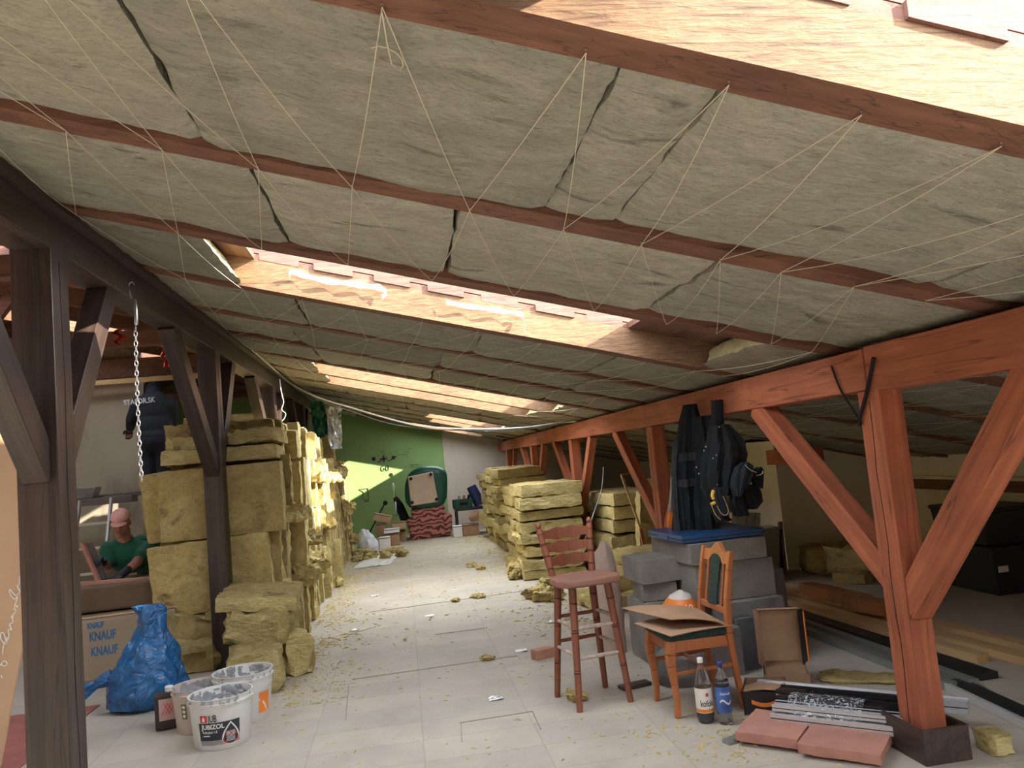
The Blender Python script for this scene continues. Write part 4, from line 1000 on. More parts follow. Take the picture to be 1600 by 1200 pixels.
# shadowy items by the right wall
M_tote = simple('dark_tote', (.022,.030,.033), .4); 
def tote(x, y, z, w, d, h, label, lid=M_tote, body=M_tote, rz=0):
    t = thing('storage_tote', label, 'box', (x,y,z), rz)
    m = MB(); m.add([(-w/2*.9,-d/2*.9,0),(w/2*.9,-d/2*.9,0),(w/2*.9,d/2*.9,0),(-w/2*.9,d/2*.9,0),(-w/2,-d/2,h),(w/2,-d/2,h),(w/2,d/2,h),(-w/2,d/2,h)], [(3,2,1,0),(4,5,6,7),(0,1,5,4),(1,2,6,5),(2,3,7,6),(3,0,4,7)]); m.build('tote_body', body, t, bevel=.01)
    MB().bx(-w/2-.01,w/2+.01,-d/2-.01,d/2+.01,h,h+.035).build('lid', lid, t, bevel=.008); return t
T = tote(5.02,6.50,0,.55,.75,.36,'large black storage box on the floor by the right wall, lower one'); MB().box((-.20,-.372,.22),(.09,.006,.05)).build('sticker', M_label, T)
T = tote(5.02,6.55,.40,.5,.7,.28,'large black storage box by the right wall, stacked on another')
wlast = [batt('wool_batt', (.7,.5,.30), 160, (4.62,7.75,0), (0,0,.4), 'torn wool heap on the floor near the right wall boxes', rough=.07, edge=.05), batt('wool_batt', (.8,.5,.26), 161, (4.55,8.15,0), (0,0,-.3), 'torn wool slab on the floor below the grey chimney side', rough=.06, edge=.05),
  batt('wool_batt', (.5,.3,.10), 162, (4.3,7.5,0), (0,0,.8), 'thin brown wool piece on the shaded floor before the chimney', rough=.03)]
# window band on right wall
struct(MB().bx(5.22,5.30,-4,8.5,.80,.90).build('trim_1', M_deck)); struct(MB().bx(5.24,5.32,-4,8.5,.90,.93).build('trim_2', M_cream))
struct(MB().bx(4.0,4.35,7.9,8.5,1.16,1.32).build('trim_3', M_redwood))
# ------------------------------------------------------------------ buckets
M_bucket = simple('white_bucket_plastic', (.70,.70,.68), .4, var=.06, scale=9); M_plaster = simple('dried_grey_plaster', (.33,.34,.36), .9, var=.35, scale=14, bump=.4, bscale=30)
M_labdark = simple('dark_blue_label', (.022,.028,.040), .45, var=.05); M_labgrey = simple('grey_label_band', (.30,.30,.28), .5)
def bucket(label, loc, r0, r1, h, rz=0, mat=M_bucket, handle=True, tilt=0, splat=True, seed=0):
    t = thing('plaster_bucket', label, 'bucket', loc, rz)
    prof = [(r0*.97,0),(r0,.006),(r1*.985,h*.86),(r1*1.03,h*.865),(r1*1.035,h*.90),(r1*1.0,h*.905),(r1*1.01,h*.985),(r1*1.03,h),(r1*.985,h),(r1*.965,h*.9),(r0*.97,.25*h)]
    MB().lathe(prof, n=48).build('bucket_shell', mat, t, smooth=True)
    MB().lathe([(r0*.9,.30*h),(r1*.90,.50*h),(r1*.5,.52*h),(.01,.50*h)], n=24).build('plaster_residue', M_plaster, t, smooth=True)
    if splat:
        r = random.Random(seed)
        m = MB(); n_ = 40           # crusted plaster inside the far wall
        for k in range(90):
            a = r.uniform(.1, math.pi-.1)+ (0); z = h*r.uniform(.70,.96); rr = r1*.955-.004; w = r.uniform(.006,.03); hh = r.uniform(.006,.03)
            c = [((rr)*math.cos(a+d/rr), rr*math.sin(a+d/rr), z+e) for d, e in ((-w,-hh*.5),(w*.7,-hh),(w,hh*.3),(-w*.3,hh*.6))]
            m.add(c, [(0,1,2,3)])
        m.build('plaster_crust', M_plaster, t)
        m = MB()
        for k in range(16):
            a = r.uniform(-math.pi*.95, -.05); z = h*r.uniform(.90,.985); rr = r1*1.032; w = r.uniform(.004,.014); hh = r.uniform(.006,.018)
            c = [(rr*math.cos(a+d/rr), rr*math.sin(a+d/rr), z+e) for d, e in ((-w,-hh),(w*.7,-hh*1.2),(w,hh*.3),(-w*.3,hh*.5))]
            m.add(c, [(0,1,2,3)])
        m.build('plaster_splash', M_plaster, t)
    if handle:
        m = MB(); pts = []
        for k in range(15):
            a = math.pi*k/14; pts.append((r1*1.06*math.cos(a), -r1*1.06*math.sin(a)*.75*-1 if False else r1*.9*math.sin(a)*-.2+.0, h*.93-r1*.9*math.sin(a)*.55))
        pts = [(r1*1.05*math.cos(a), -r1*1.05*math.sin(a), h*.93-.10*math.sin(a)) for a in [(-.2+math.pi*1.1*k/16) for k in range(17)]]
        m.tube(pts[:9], .0022, 6); m.build('wire_handle', M_steel, t, smooth=True)
    return t
def cylpatch(t, name, mat, x0, x1, z0, z1, R, tp, off=.001, shape=None, n=16):
    m = MB()
    def q(x, z): r = R+tp*z+off; a = x/R; return (r*math.sin(a), -r*math.cos(a), z)
    if shape is None: 
        for k in range(n):
            a = x0+(x1-x0)*k/n; b = x0+(x1-x0)*(k+1)/n; m.add([q(a,z0),q(b,z0),q(b,z1),q(a,z1)], [(0,1,2,3)])
    else:
        c = (sum(p[0] for p in shape)/len(shape), sum(p[1] for p in shape)/len(shape)); P_ = [q(*p) for p in shape]+[q(*c)]; N_ = len(shape)
        m.add(P_, [(k,(k+1)%N_,N_) for k in range(N_)])
    return m.build(name, mat, t, smooth=False)
def drop(cx, z0, w, h, n=28, k=1.0):
    pts = []
    for i in range(n):
        a = 2*math.pi*i/n; s = math.sin(a); c = math.cos(a)
        y = (1-c)/2; x = s*(.5)*(math.sin(math.pi*min(1,y)**.75))**1.0 if False else .5*s*math.sin(a/2)**1.2
        pts.append((cx+w*x*1.2, z0+h*(1-y)))
    return pts
H_ = .285; R0, R1 = .155, .178
jb = bucket('white plaster bucket with JUB JUBIZOL label standing in front of the others', (-1.165,5.07,0), R0, R1, H_, R_(12), handle=False, seed=4)
TP = (R1*.985-R0)/(H_*.86)
cylpatch(jb, 'label_panel', M_labdark, -.125, .095, .058, .158, R0, TP, .0012)
cylpatch(jb, 'label_panel', M_labgrey, -.122, .095, .032, .057, R0, TP, .0012)
cylpatch(jb, 'red_square', M_redink, -.112, -.072, .162, .202, R0, TP, .0014)
cylpatch(jb, 'white_drop', M_white, 0,0,0,0, R0, TP, .0022, shape=drop(-.092,.167,.020,.030))
text('JUB', .056, M_ink, jb, wrap=(R0+.0012, -.068, .163, TP), sx=.52, bold=.0010)
text('JUBIZOL', .036, M_white, jb, wrap=(R0+.0020, -.108, .124, TP), sx=.90, bold=.0011)
text('Kulirplast 1.8', .021, M_white, jb, wrap=(R0+.0020, -.105, .100, TP), sx=.72)
text('premium', .012, M_white, jb, wrap=(R0+.0020, -.103, .083, TP), sx=.9, bold=.0003)
cylpatch(jb, 'drop_outline', M_white, 0,0,0,0, R0, TP, .0024, shape=drop(.045,.026,.105,.128))
cylpatch(jb, 'drop_red_edge', M_redink, 0,0,0,0, R0, TP, .0028, shape=drop(.045,.030,.096,.085))
cylpatch(jb, 'drop_fill', M_labdark, 0,0,0,0, R0, TP, .0032, shape=drop(.045,.032,.084,.112))
for k in range(8): cylpatch(jb, 'drop_text_line', M_white, .045-.026+.002*(k%3), .045+.024-.003*(k%2), .045+.0075*k, .0475+.0075*k, R0, TP, .0040, n=6)
b2 = bucket('white plaster bucket with orange label behind the JUB bucket', (-1.12,5.50,0), R0, R1*1.03, .30, R_(22), seed=9)
cylpatch(b2, 'orange_label', M_orange, .055, .135, .05, .175, R0, .09, .0015)
cylpatch(b2, 'white_swoosh', M_white, 0,0,0,0, R0, .09, .0022, shape=[(.055,.13),(.085,.11),(.105,.08),(.115,.05),(.121,.05),(.11,.085),(.09,.118),(.055,.14)])
M_bucketp = simple('pinkish_dusty_bucket', (.56,.47,.42), .5, var=.08)
b3 = bucket('dusty pinkish bucket with green label on the left behind the JUB bucket', (-1.36,5.42,0), .15, .172, .265, R_(14), mat=M_bucketp, handle=False, seed=11)
cylpatch(b3, 'green_label', simple('olive_print', (.13,.16,.05), .6), -.118, -.085, .10, .19, .15, .09, .0015)
for k in range(3): cylpatch(b3, 'label_mark', M_label, 0,0,0,0, .15, .09, .0025, shape=[(-.1015+.011*math.cos(a),.118+.027*k+.010*math.sin(a)) for a in [i*.6 for i in range(10)]])
t = thing('canister', 'small dark canister with pink label and white cap beside the buckets', 'canister', (-1.60,5.52,0), R_(16))
MB().bx(-.07,.07,-.06,.06,0,.22).build('canister_body', simple('dark_maroon_plastic', (.035,.022,.022), .4), t, bevel=.01)
MB().bx(-.045,.055,-.0625,-.060,.06,.19).build('pink_label', simple('pink_label', (.55,.36,.32), .6), t)
MB().lathe([(.024,.22),(.026,.223),(.026,.25),(.022,.253)], (.02,0,0), 16).build('cap', M_wcap, t)
for k in range(5): MB().box((-.012+.010*k,-.0632,.125+.012*(k%2)),(.004,.0008,.07),(0,.5*(-1)**k,0)).build('printed_stroke', M_redink, t)
# ------------------------------------------------------------------ blue sack
def bluesack():
    m, nt, N, L, P = mk('blue_plastic_sack'); P.inputs['Base Color'].default_value = (.008,.10,.30,1); P.inputs['Roughness'].default_value = .24
    P.inputs['Subsurface Weight'].default_value = 0; P.inputs['Specular IOR Level'].default_value = .7
    tc = N.new('ShaderNodeTexCoord'); n = N.new('ShaderNodeTexNoise'); n.inputs['Scale'].default_value = 7; n.inputs['Detail'].default_value = 4; n.inputs['Distortion'].default_value = 2.2; L.new(tc.outputs['Object'], n.inputs[0])
    b = N.new('ShaderNodeBump'); b.inputs['Strength'].default_value = .8; b.inputs['Distance'].default_value = .05; L.new(n.outputs[0], b.inputs['Height']); L.new(b.outputs[0], P.inputs['Normal'])
    r = ramp(N, [(.3,(.006,.075,.24)),(.7,(.012,.16,.42))]); L.new(n.outputs[0], r.inputs[0]); L.new(r.outputs[0], P.inputs['Base Color']); return m
M_bsack = bluesack()
t = thing('plastic_sack', 'shiny blue plastic sack slumped on the floor between the insulation pack and the buckets', 'sack', (-1.90,6.12,0))
secs = interp([(-.01,0,0,.18,.17),(-.01,0,.03,.25,.22),(0,0,.12,.275,.24),(0,0,.24,.245,.22),(.03,0,.36,.19,.18),(.05,.01,.47,.12,.12),(.06,.02,.56,.085,.09),(.05,.02,.66,.10,.085),(.03,.02,.69,.09,.06)], 6)
loft(MB(), secs, 56, 5, .026, .006).build('sack_body', M_bsack, t, smooth=True)
loft(MB(), [(0,0,0,.05,.05),(0,0,.06,.045,.05),(0,0,.12,.03,.035),(0,0,.20,.05,.02),(0,0,.24,.055,.012)], 20, 2, .01, .003).xf(Matrix.Translation((-.20,-.06,.25)) @ Euler((.2,-2.0,0)).to_matrix().to_4x4()).build('sack_neck', M_bsack, t, smooth=True)
# ------------------------------------------------------------------ insulation packs on the left
M_pack = simple('printed_pack_film', (.32,.25,.17), .45, var=.10, scale=3, bump=.2, bscale=8); M_packtop = simple('dark_brown_pack', (.12,.075,.045), .7, var=.2)
M_greyink = simple('grey_print', (.30,.27,.23), .6)
t = thing('insulation_pack', 'wrapped insulation pack printed with blue KNAUF INSULATION rows', 'package', (-2.52,7.42,0), R_(8))
MB().bx(-.52,.52,-.36,.36,0,.515).build('pack_body', M_pack, t, bevel=.03)
for k, z in enumerate((.435,.335,.215)):
    for c in range(1):
        x = -.15
        text('KNAUF' if k else 'KNAUF', .098 if k else .06, M_blueink, t, M=facing_y(x+.03*k*.3, -.3612, z), sx=.62, bold=.0035, extr=.0004)
        text('INSULATION', .085 if k else .05, M_greyink, t, M=facing_y(x+.27, -.3612, z+.004), sx=.52, extr=.0004)
    MB().bx(-.07,.40,-.3615,-.361,z-.022,z-.019).build('printed_line', M_greyink, t)
MB().bx(-.52,.52,-.365,-.34,.515,.525).build('wooden_edge', M_yellowwood, t)
t = thing('insulation_pack', 'dark brown pack lying on the printed insulation pack', 'package', (-2.58,7.62,.53), R_(6))
MB().bx(-.50,.44,-.36,.30,0,.21).build('pack_body', M_packtop, t, bevel=.02); MB().bx(.36,.44,-.365,-.36,.0,.2).build('dark_end', M_black, t)
# leaning cardboard panel with white script
M_tan = simple('tan_display_card', (.58,.38,.24), .6, var=.05)
yk = 4.8
poly = [ony(px, py, yk) for px, py in ((-90,600),(22,690),(34,735),(40,860),(41,975),(0,1195),(-30,1290),(-90,1290))]
t = thing('leaning_cardboard', 'large tan cardboard panel with white handwriting at the left edge', 'cardboard', (-2.35, 4.8, 0))
mm = MB(); mm.plate(poly, .02, (0,1,0)); mm.build('panel_body', M_tan, t, world=True)
# handwriting climbing the panel
a = ony(-2,1035,yk-.004); b = ony(36,860,yk-.004); d = (b-a); ang = math.atan2(d.z, d.x)
def stroke(pts, r, mat, name, parent, world=True, n=5): return MB().tube(pts, r, n).build(name, mat, parent, world=world)
def hand(pp): return [Vector(ony(x, y, yk-.003)) for x, y in pp]
def smooth_path(P_, k=4):
    P_ = [Vector(p) for p in P_]; out = []
    for i in range(len(P_)-1):
        p0 = P_[max(i-1,0)]; p1 = P_[i]; p2 = P_[i+1]; p3 = P_[min(i+2,len(P_)-1)]
        for j in range(k):
            u = j/k; out.append(.5*((2*p1)+(p2-p0)*u+(2*p0-5*p1+4*p2-p3)*u*u+(3*p1-p0-3*p2+p3)*u**3))
    out.append(P_[-1]); return out
for pp in ([(38,882),(35,880),(36,888),(37,898),(34,904),(31,900),(30,912),(27,916),(31,925),(24,930),(18,924),(15,921),(16,928),(22,936),(27,932),(24,944),(22,952)],
           [(22,952),(25,954),(21,960),(18,966),(19,962),(20,972),(15,976),(18,984),(13,984),(14,994),(10,1001),(6,990),(1,990),(2,1000),(9,1006),(12,996),(7,1004),(5,1012),(4,1022)],
           [(0,1040),(6,1033),(11,1036),(8,1041),(0,1038)]):
    stroke(smooth_path(hand(pp)), .0030, M_white, 'handwriting', t)
stroke(hand([(26,946),(27,949)]), .004, M_white, 'handwriting', t); stroke(hand([(2,1055),(3,1059)]), .003, M_white, 'handwriting', t)
# red mat behind it and grey path block
tag(MB().bx(-3.6,-2.28,4.9,6.3,0,.008).build('red_mat', simple('red_sheet', (.33,.105,.085), .45, var=.25, scale=5)), 'dull red sheet lying on the floor behind the cardboard panel', 'mat')
# ------------------------------------------------------------------ chain
M_chain = simple('bright_chain_steel', (.60,.63,.68), .25, metal=.95, var=.05)
t = thing('chain', 'bright steel chain hanging from the left purlin in front of the workers', 'chain', (-1.47,4.86,2.66))
m = MB(); z = -.22; k = 0
while z > -1.10:
    c = Vector((.015*math.sin(z*2),.0,z)); pts = []
    for j in range(13):
        a = 2*math.pi*j/12; u = .009*math.cos(a); w = .019*math.sin(a); pts.append(c+(Vector((u,0,w)) if k % 2 else Vector((0,u,w))))
    m.tube(pts, .0032, 6, cap=False); z -= .029; k += 1
m.build('links', M_chain, t, smooth=True)
MB().tube([(0,0,.04),(-.01,0,.06),(-.03,0,.05),(-.035,0,.02),(-.02,0,-.04)],.004,8).build('hook', M_steel, t, smooth=True)
MB().lathe([(.006,-.20),(.012,-.19),(.012,-.08),(.006,-.05)], (0,0,0), 10).build('shackle', M_chain, t, smooth=True)
# ------------------------------------------------------------------ people
M_skin = simple('ruddy_skin', (.42,.19,.14), .5, var=.12, scale=14); M_tshirt = simple('green_tshirt', (.008,.105,.062), .85, var=.15, scale=8, bump=.3, bscale=18)
M_cap = simple('pink_white_cap', (.75,.40,.36), .8, var=.25, scale=9); M_navy = simple('navy_workwear', (.004,.006,.014), .85, var=.3, scale=8, bump=.4, bscale=16)
M_glove = simple('dark_glove', (.012,.016,.022), .7); M_trous = simple('dark_trousers', (.02,.025,.03), .9); M_hair = simple('grey_hair', (.25,.22,.2), .8)
def ell(mb, c, r, rot=None, n=18, k=12):
    M = Matrix.Identity(3) if rot is None else Euler(rot).to_matrix(); c = Vector(c); vs = []
    for i in range(1, k):
        th = math.pi*i/k
        for j in range(n): a = 2*math.pi*j/n; vs.append(c+M@Vector((r[0]*math.sin(th)*math.cos(a), r[1]*math.sin(th)*math.sin(a), r[2]*math.cos(th))))
    fs = [(i*n+j,(i+1)*n+j,(i+1)*n+(j+1)%n,i*n+(j+1)%n) for i in range(k-2) for j in range(n)]
    vs += [c+M@Vector((0,0,r[2])), c+M@Vector((0,0,-r[2]))]; t_ = len(vs)-2
    fs += [(t_,j,(j+1)%n) for j in range(n)]+[(t_+1,(k-2)*n+(j+1)%n,(k-2)*n+j) for j in range(n)]
    return mb.add(vs, fs)
def limb(mb, pts, rs_, n=14, seg=5):
    P_ = [Vector(p) for p in pts]; Q = []; R__ = []
    for i in range(len(P_)-1):
        for j in range(seg): Q.append(P_[i].lerp(P_[i+1], j/seg)); R__.append(rs_[i]+(rs_[i+1]-rs_[i])*j/seg)
    Q.append(P_[-1]); R__.append(rs_[-1]); mb.tube(Q, R__, n)
    for p, r in zip(P_, rs_): ell(mb, p, (r,r,r), n=12, k=8)
    return mb
def remeshed(mb, name, mat, parent, vox=.011, sm=4, world=True):
    o = mb.build(name, mat, parent, world=world, smooth=True)
    r = o.modifiers.new('remesh', 'REMESH'); r.mode = 'VOXEL'; r.voxel_size = vox; r.use_smooth_shade = True
    s = o.modifiers.new('smooth', 'SMOOTH'); s.iterations = sm; s.factor = .5
    return o
def hand_mesh(mb, wrist, dirv, palm_n, curl=.6, s=1.0, side=1):
    d = Vector(dirv).normalized(); n = Vector(palm_n); n = (n-d*n.dot(d)).normalized(); w = d.cross(n)*side
    wrist = Vector(wrist); pc = wrist+d*.05*s
    for i in range(5): 
        c = wrist+d*(.012+.018*i)*s; ell(mb, c, (.020*s,.020*s,.020*s), n=8, k=6)
        for q in (-.024,-.008,.012,.026): ell(mb, c+w*q*s*(.7+.09*i), (.014*s,)*3, n=8, k=6)
    for f, (off, L_) in enumerate(((-.030,.060),(-.010,.076),(.010,.080),(.029,.072))):
        p = wrist+d*.088*s+w*off*s; dd = d.copy(); pts = [p]
        for seg_, fr in enumerate((.45,.30,.25)):
            a = curl*(.5+.5*seg_+.1*f); dd = (d*math.cos(a)+n*math.sin(a)).normalized(); pts.append(pts[-1]+dd*L_*fr*s)
        limb(mb, pts, [.0095*s,.009*s,.0085*s,.007*s], n=8, seg=2)
    p = wrist+d*.025*s+w*.026*s; limb(mb, [p, p+(d*.5+w*.8).normalized()*.03*s, p+(d*.85+w*.55+n*.3).normalized()*.058*s], [.013*s,.011*s,.009*s], n=8, seg=2)
# man in green: stooping towards the camera
yg = 8.0
def G(px, py, dy=0): return Vector(ony(px, py, yg+dy))
man = thing('person', 'man in green t-shirt and pale pink cap stooping over timber at the left', 'person', (-2.62, 8.25, 0))
head = G(191, 817); hc = head+Vector((0,-.04,0))
pel = Vector((-2.50, 8.62, .88)); chest = G(203, 868, .10); shR = G(170, 858, .02); shL = G(229, 858, .10); 
elR = G(168, 884, -.05); wrR = G(157, 876, -.28); elL = G(214, 878, -.22); wrL = G(192, 897, -.40)
b = MB()
ell(b, pel, (.17,.13,.14)); ell(b, (pel+chest)/2, (.165,.13,.18), (.5,0,0)); ell(b, chest, (.19,.13,.16), (.6,0,0))
limb(b, [chest, G(193,840,.03), hc+Vector((0,.05,-.06))], [.10,.065,.062])
limb(b, [chest, shR, elR, wrR], [.10,.062,.044,.030]); limb(b, [chest, shL, elL, wrL], [.10,.062,.044,.030])
for s in (-1, 1): limb(b, [pel+Vector((s*.09,0,-.03)), Vector((pel.x+s*.12, 8.50, .48)), Vector((pel.x+s*.13, 8.62, .07)), Vector((pel.x+s*.14, 8.46, .045))], [.095,.065,.045,.04])
# head with face
def headmesh(b, c, yaw, pitch):
    Rm = (Matrix.Rotation(yaw, 3, 'Z') @ Matrix.Rotation(pitch, 3, 'X'))
    def q(x, y, z): return c + Rm @ Vector((x, y, z))
    E_ = Rm.to_euler()
    ell(b, q(0,.012,.02), (.076,.095,.105), E_); ell(b, q(0,-.030,-.055), (.056,.058,.058), E_); ell(b, q(0,-.062,-.088), (.028,.024,.020), E_)
    limb(b, [q(0,-.086,.018), q(0,-.108,-.018)], [.010,.016], n=8, seg=3)
    for s in (-1,1):
        ell(b, q(s*.030,-.079,.028), (.018,.012,.008), E_); ell(b, q(s*.042,-.062,-.022), (.022,.02,.022), E_); ell(b, q(s*.078,.010,-.008), (.010,.018,.030), E_)
        ell(b, q(s*.012,-.098,-.022), (.009,.008,.008), E_)
    ell(b, q(0,-.086,-.048), (.026,.010,.006), E_); ell(b, q(0,-.082,-.060), (.022,.010,.007), E_)
    return q, Rm
q, Rm = headmesh(b, hc, .12, .38)
hand_mesh(b, wrR, (wrR-elR), (0,-.2,-1), .9, 1, 1); hand_mesh(b, wrL, (wrL-elL), (0,0,-1), .9, 1, -1)
remeshed(b, 'body', M_skin, man, .009, 3)
for s in (-1,1):
    m = MB(); ell(m, q(s*.030,-.083,.014), (.011,.007,.006), Rm.to_euler(), 10, 6); m.build('eye', simple('eye_white', (.5,.45,.4), .3), man, smooth=True, world=True)
    m = MB(); ell(m, q(s*.030,-.0895,.014), (.0045,.003,.0045), Rm.to_euler(), 8, 6); m.build('pupil', M_black, man, smooth=True, world=True)
    m = MB(); limb(m, [q(s*.014,-.093,.033), q(s*.032,-.092,.038), q(s*.048,-.080,.032)], [.003,.004,.003], 6, 3); m.build('eyebrow', M_hair, man, smooth=True, world=True)
m = MB(); limb(m, [q(-.02,-.0935,-.054), q(0,-.097,-.053), q(.02,-.0935,-.054)], [.002,.0025,.002], 6, 3); m.build('mouth_line', simple('lip_line', (.16,.04,.035), .5), man, world=True)
sh = MB(); ell(sh, pel+Vector((0,0,.05)), (.185,.15,.14)); ell(sh, (pel+chest)/2, (.185,.15,.20), (.5,0,0)); ell(sh, chest, (.205,.148,.175), (.6,0,0))
limb(sh, [chest, shR, shR.lerp(elR,.75)], [.12,.080,.070]); limb(sh, [chest, shL, shL.lerp(elL,.75)], [.12,.080,.070]); limb(sh, [chest, G(194,846,.06)], [.12,.088])
remeshed(sh, 't_shirt', M_tshirt, man, .012, 3)
tr = MB(); ell(tr, pel, (.185,.145,.14))
for s in (-1, 1): limb(tr, [pel+Vector((s*.09,0,-.03)), Vector((pel.x+s*.12, 8.50, .48)), Vector((pel.x+s*.13, 8.62, .09))], [.108,.080,.065])
remeshed(tr, 'trousers', M_trous, man, .014, 2)
for s in (-1,1):
    m = MB(); ell(m, (pel.x+s*.135, 8.53, .045), (.048,.13,.045)); remeshed(m, 'shoe', M_black, man, .012, 2)
for (w_, e_, sd_) in ((wrR, elR, 1), (wrL, elL, -1)):
    m = MB(); hand_mesh(m, w_+(w_-e_).normalized()*.002, (w_-e_), (0,-.2 if sd_ > 0 else 0,-1), .9, 1.13, sd_); limb(m, [w_-(w_-e_).normalized()*.07, w_+(w_-e_).normalized()*.02], [.040,.034], 10, 3); remeshed(m, 'glove', M_glove, man, .008, 1)
cp = MB(); vs = []; n = 22
for i in range(8):
    th = math.pi/2*i/7
    for j in range(n): a = 2*math.pi*j/n; vs.append(q(.086*math.cos(a)*math.cos(th)**.7, .014+.104*math.sin(a)*math.cos(th)**.7, .052+.075*math.sin(th)+.004*noise.noise(Vector((j*.7,i,0)))))
cp.add(vs, [(i*n+j,(i)*n+(j+1)%n,(i+1)*n+(j+1)%n,(i+1)*n+j) for i in range(7) for j in range(n)])
cp.build('cap', M_cap, man, world=True, smooth=True)
cp = MB(); g = [[q(-.07+.14*u/8, -.080-.075*math.sin(math.pi*(u/8))**.6*v/3, .050-.012*v/3-.010*abs(u/4-1)**2) for v in range(4)] for u in range(9)]
sheet(cp, g, .004).build('cap_peak', M_cap, man, world=True, smooth=True)
# man in navy working with his back to us
yn = 10.0
def Nn(px, py, dy=0): return Vector(ony(px, py, yn+dy))
nav = thing('person', 'man in navy workwear seen from behind, standing on the scaffold and reaching left', 'person', (-2.93, 10.0, 1.5))
chest = Nn(241,638); pel = Nn(243,686); shL = Nn(217,630); shR = Nn(267,632)
elL = Nn(206,655,.05); wrL = Nn(203,671,.28); elR = Nn(270,658,.08); wrR = Nn(262,668,.30); hd = Nn(240,616,.27)
b = MB(); ell(b, pel, (.165,.12,.14)); ell(b, (pel+chest)/2, (.165,.115,.20)); ell(b, chest, (.19,.12,.19)); limb(b, [chest, Nn(240,622,.12), hd], [.12,.065,.06])
limb(b, [chest, shL, elL, wrL], [.11,.065,.048,.032]); limb(b, [chest, shR, elR, wrR], [.11,.065,.048,.032])
fz = 1.5
for s, kx in ((-1, 232), (1, 256)):
    kn = Nn(kx, 714, .03); ft = Vector((kn.x-s*.01, 10.03, fz+.08)); limb(b, [pel+Vector((s*.085,0,-.03)), kn, ft, ft+Vector((0,.12,-.04))], [.10,.07,.05,.04])
q2, Rm2 = headmesh(b, hd, math.pi-.1, .75)
hand_mesh(b, wrL, (wrL-elL), (0,0,-1), .5, 1, 1); hand_mesh(b, wrR, (wrR-elR), (0,0,-1), .5, 1, -1)
remeshed(b, 'body', M_skin, nav, .010, 3)
sh = MB(); ell(sh, pel+Vector((0,0,.04)), (.19,.145,.12)); ell(sh, (pel+chest)/2, (.195,.14,.22)); ell(sh, chest, (.215,.145,.21)); limb(sh, [chest, shL, elL, wrL.lerp(elL,.2)], [.13,.088,.068,.052]); limb(sh, [chest, shR, elR, wrR.lerp(elR,.2)], [.13,.088,.068,.052]); limb(sh, [chest, Nn(240,615,.07)], [.13,.10])
remeshed(sh, 'jacket', M_navy, nav, .012, 3)
tr = MB(); ell(tr, pel, (.185,.145,.16))
for s, kx in ((-1, 232), (1, 256)):
    kn = Nn(kx, 714, .03); ft = Vector((kn.x-s*.01, 10.03, fz+.10)); limb(tr, [pel+Vector((s*.088,0,-.03)), kn, ft], [.118,.088,.070])
remeshed(tr, 'trousers', M_navy, nav, .013, 2)
for s, kx in ((-1, 232), (1, 256)):
    kn = Nn(kx, 714, .03); m = MB(); ell(m, (kn.x-s*.01, 10.10, fz+.045), (.05,.14,.045)); remeshed(m, 'shoe', M_black, nav, .012, 2)
m = MB(); ell(m, hd+Vector((0,.03,.06)), (.098,.118,.10)); m.build('cap', M_navy, nav, smooth=True, world=True)
for (w_, e_, sd_) in ((wrL, elL, 1),):
    m = MB(); hand_mesh(m, w_, (w_-e_), (0,0,-1), .5, 1.15, sd_); remeshed(m, 'glove', M_glove, nav, .009, 1)
tp_ = Nn(210,628,-.160); o = text('STAFOR.SK', .088, simple('grey_back_print', (.42,.42,.44), .7), nav, M=Matrix.Translation(Vector((-.232, -.152, tp_.z-1.5-.03))) @ Matrix.Rotation(R_(90),4,'X') @ Matrix.Rotation(R_(2),4,'Z'), sx=.80, bold=.001, extr=.003)
# ------------------------------------------------------------------ left background
M_greyplank = wood('grey_scaffold_plank', (.11,.095,.085), (.21,.18,.165), 'x', crack=False); M_ochre = simple('ochre_board', (.50,.34,.16), .7, var=.1)
t = thing('scaffold', 'scaffold of grey weathered boards on steel tubes carrying the man in navy', 'scaffold', (-3.6,10.0,0))
MB().bx(-4.8,-2.62,9.62,10.35,1.45,1.50).build('platform_board', M_greyplank, t, bevel=.003, world=True)
MB().bx(-4.7,-2.98,9.40,9.60,1.39,1.47).build('front_board', M_greyplank, t, bevel=.003, world=True)
for x in (-4.6,-2.66):
    for y in (9.66,10.30): MB().tube([(x,y,0),(x,y,1.45)], .022, 10).build('leg', M_steel, t, world=True)
    MB().tube([(x,9.40,1.375),(x,10.34,1.375)], .02, 8).build('transom', M_steel, t, world=True)
t = thing('mortar_tub', 'shallow grey tub resting on the front board of the scaffold', 'tub', (-3.75,9.50,1.472))
m = MB(); m.prism([(-.42,0),(.36,0),(.40,.12),(-.45,.12)], 'y', -.09, .09); m.build('tub_body', M_gsack, t, bevel=.01)
tag(MB().bx(-3.24,-2.94,10.6,10.63,0,1.75).build('ochre_board', M_ochre), 'upright ochre board at the edge of the stained wall', 'board')
tag(MB().bx(-2.93,-2.2,10.9,10.93,0,1.05).build('bright_area_board', simple('bright_area_white', (.75,.73,.68), .7)), 'added white board standing in for the bright area low behind the man in green', 'board')  # added board, its white stands in for the brightly lit background
t = thing('ladder', 'light aluminium ladder leaning behind the near left post', 'ladder', (-3.30,8.9,0))
for x in (-.16,.16): MB().beam((x,-.25,0),(x,.35,1.45),.022,.05).build('rail', M_steel, t)
for k in range(5): MB().beam((-.16,-.25+.6*(.2+.25*k)/1.45,.2+.25*k),(.16,-.25+.6*(.2+.25*k)/1.45,.2+.25*k),.02,.026).build('rung', simple('pale_rung', (.65,.63,.58), .5), t)
M_pinkt = wood('pink_timber', (.40,.17,.12), (.52,.27,.20), 'x', crack=False)
p = [G(120,915,-.55), G(233,908,-.55)]
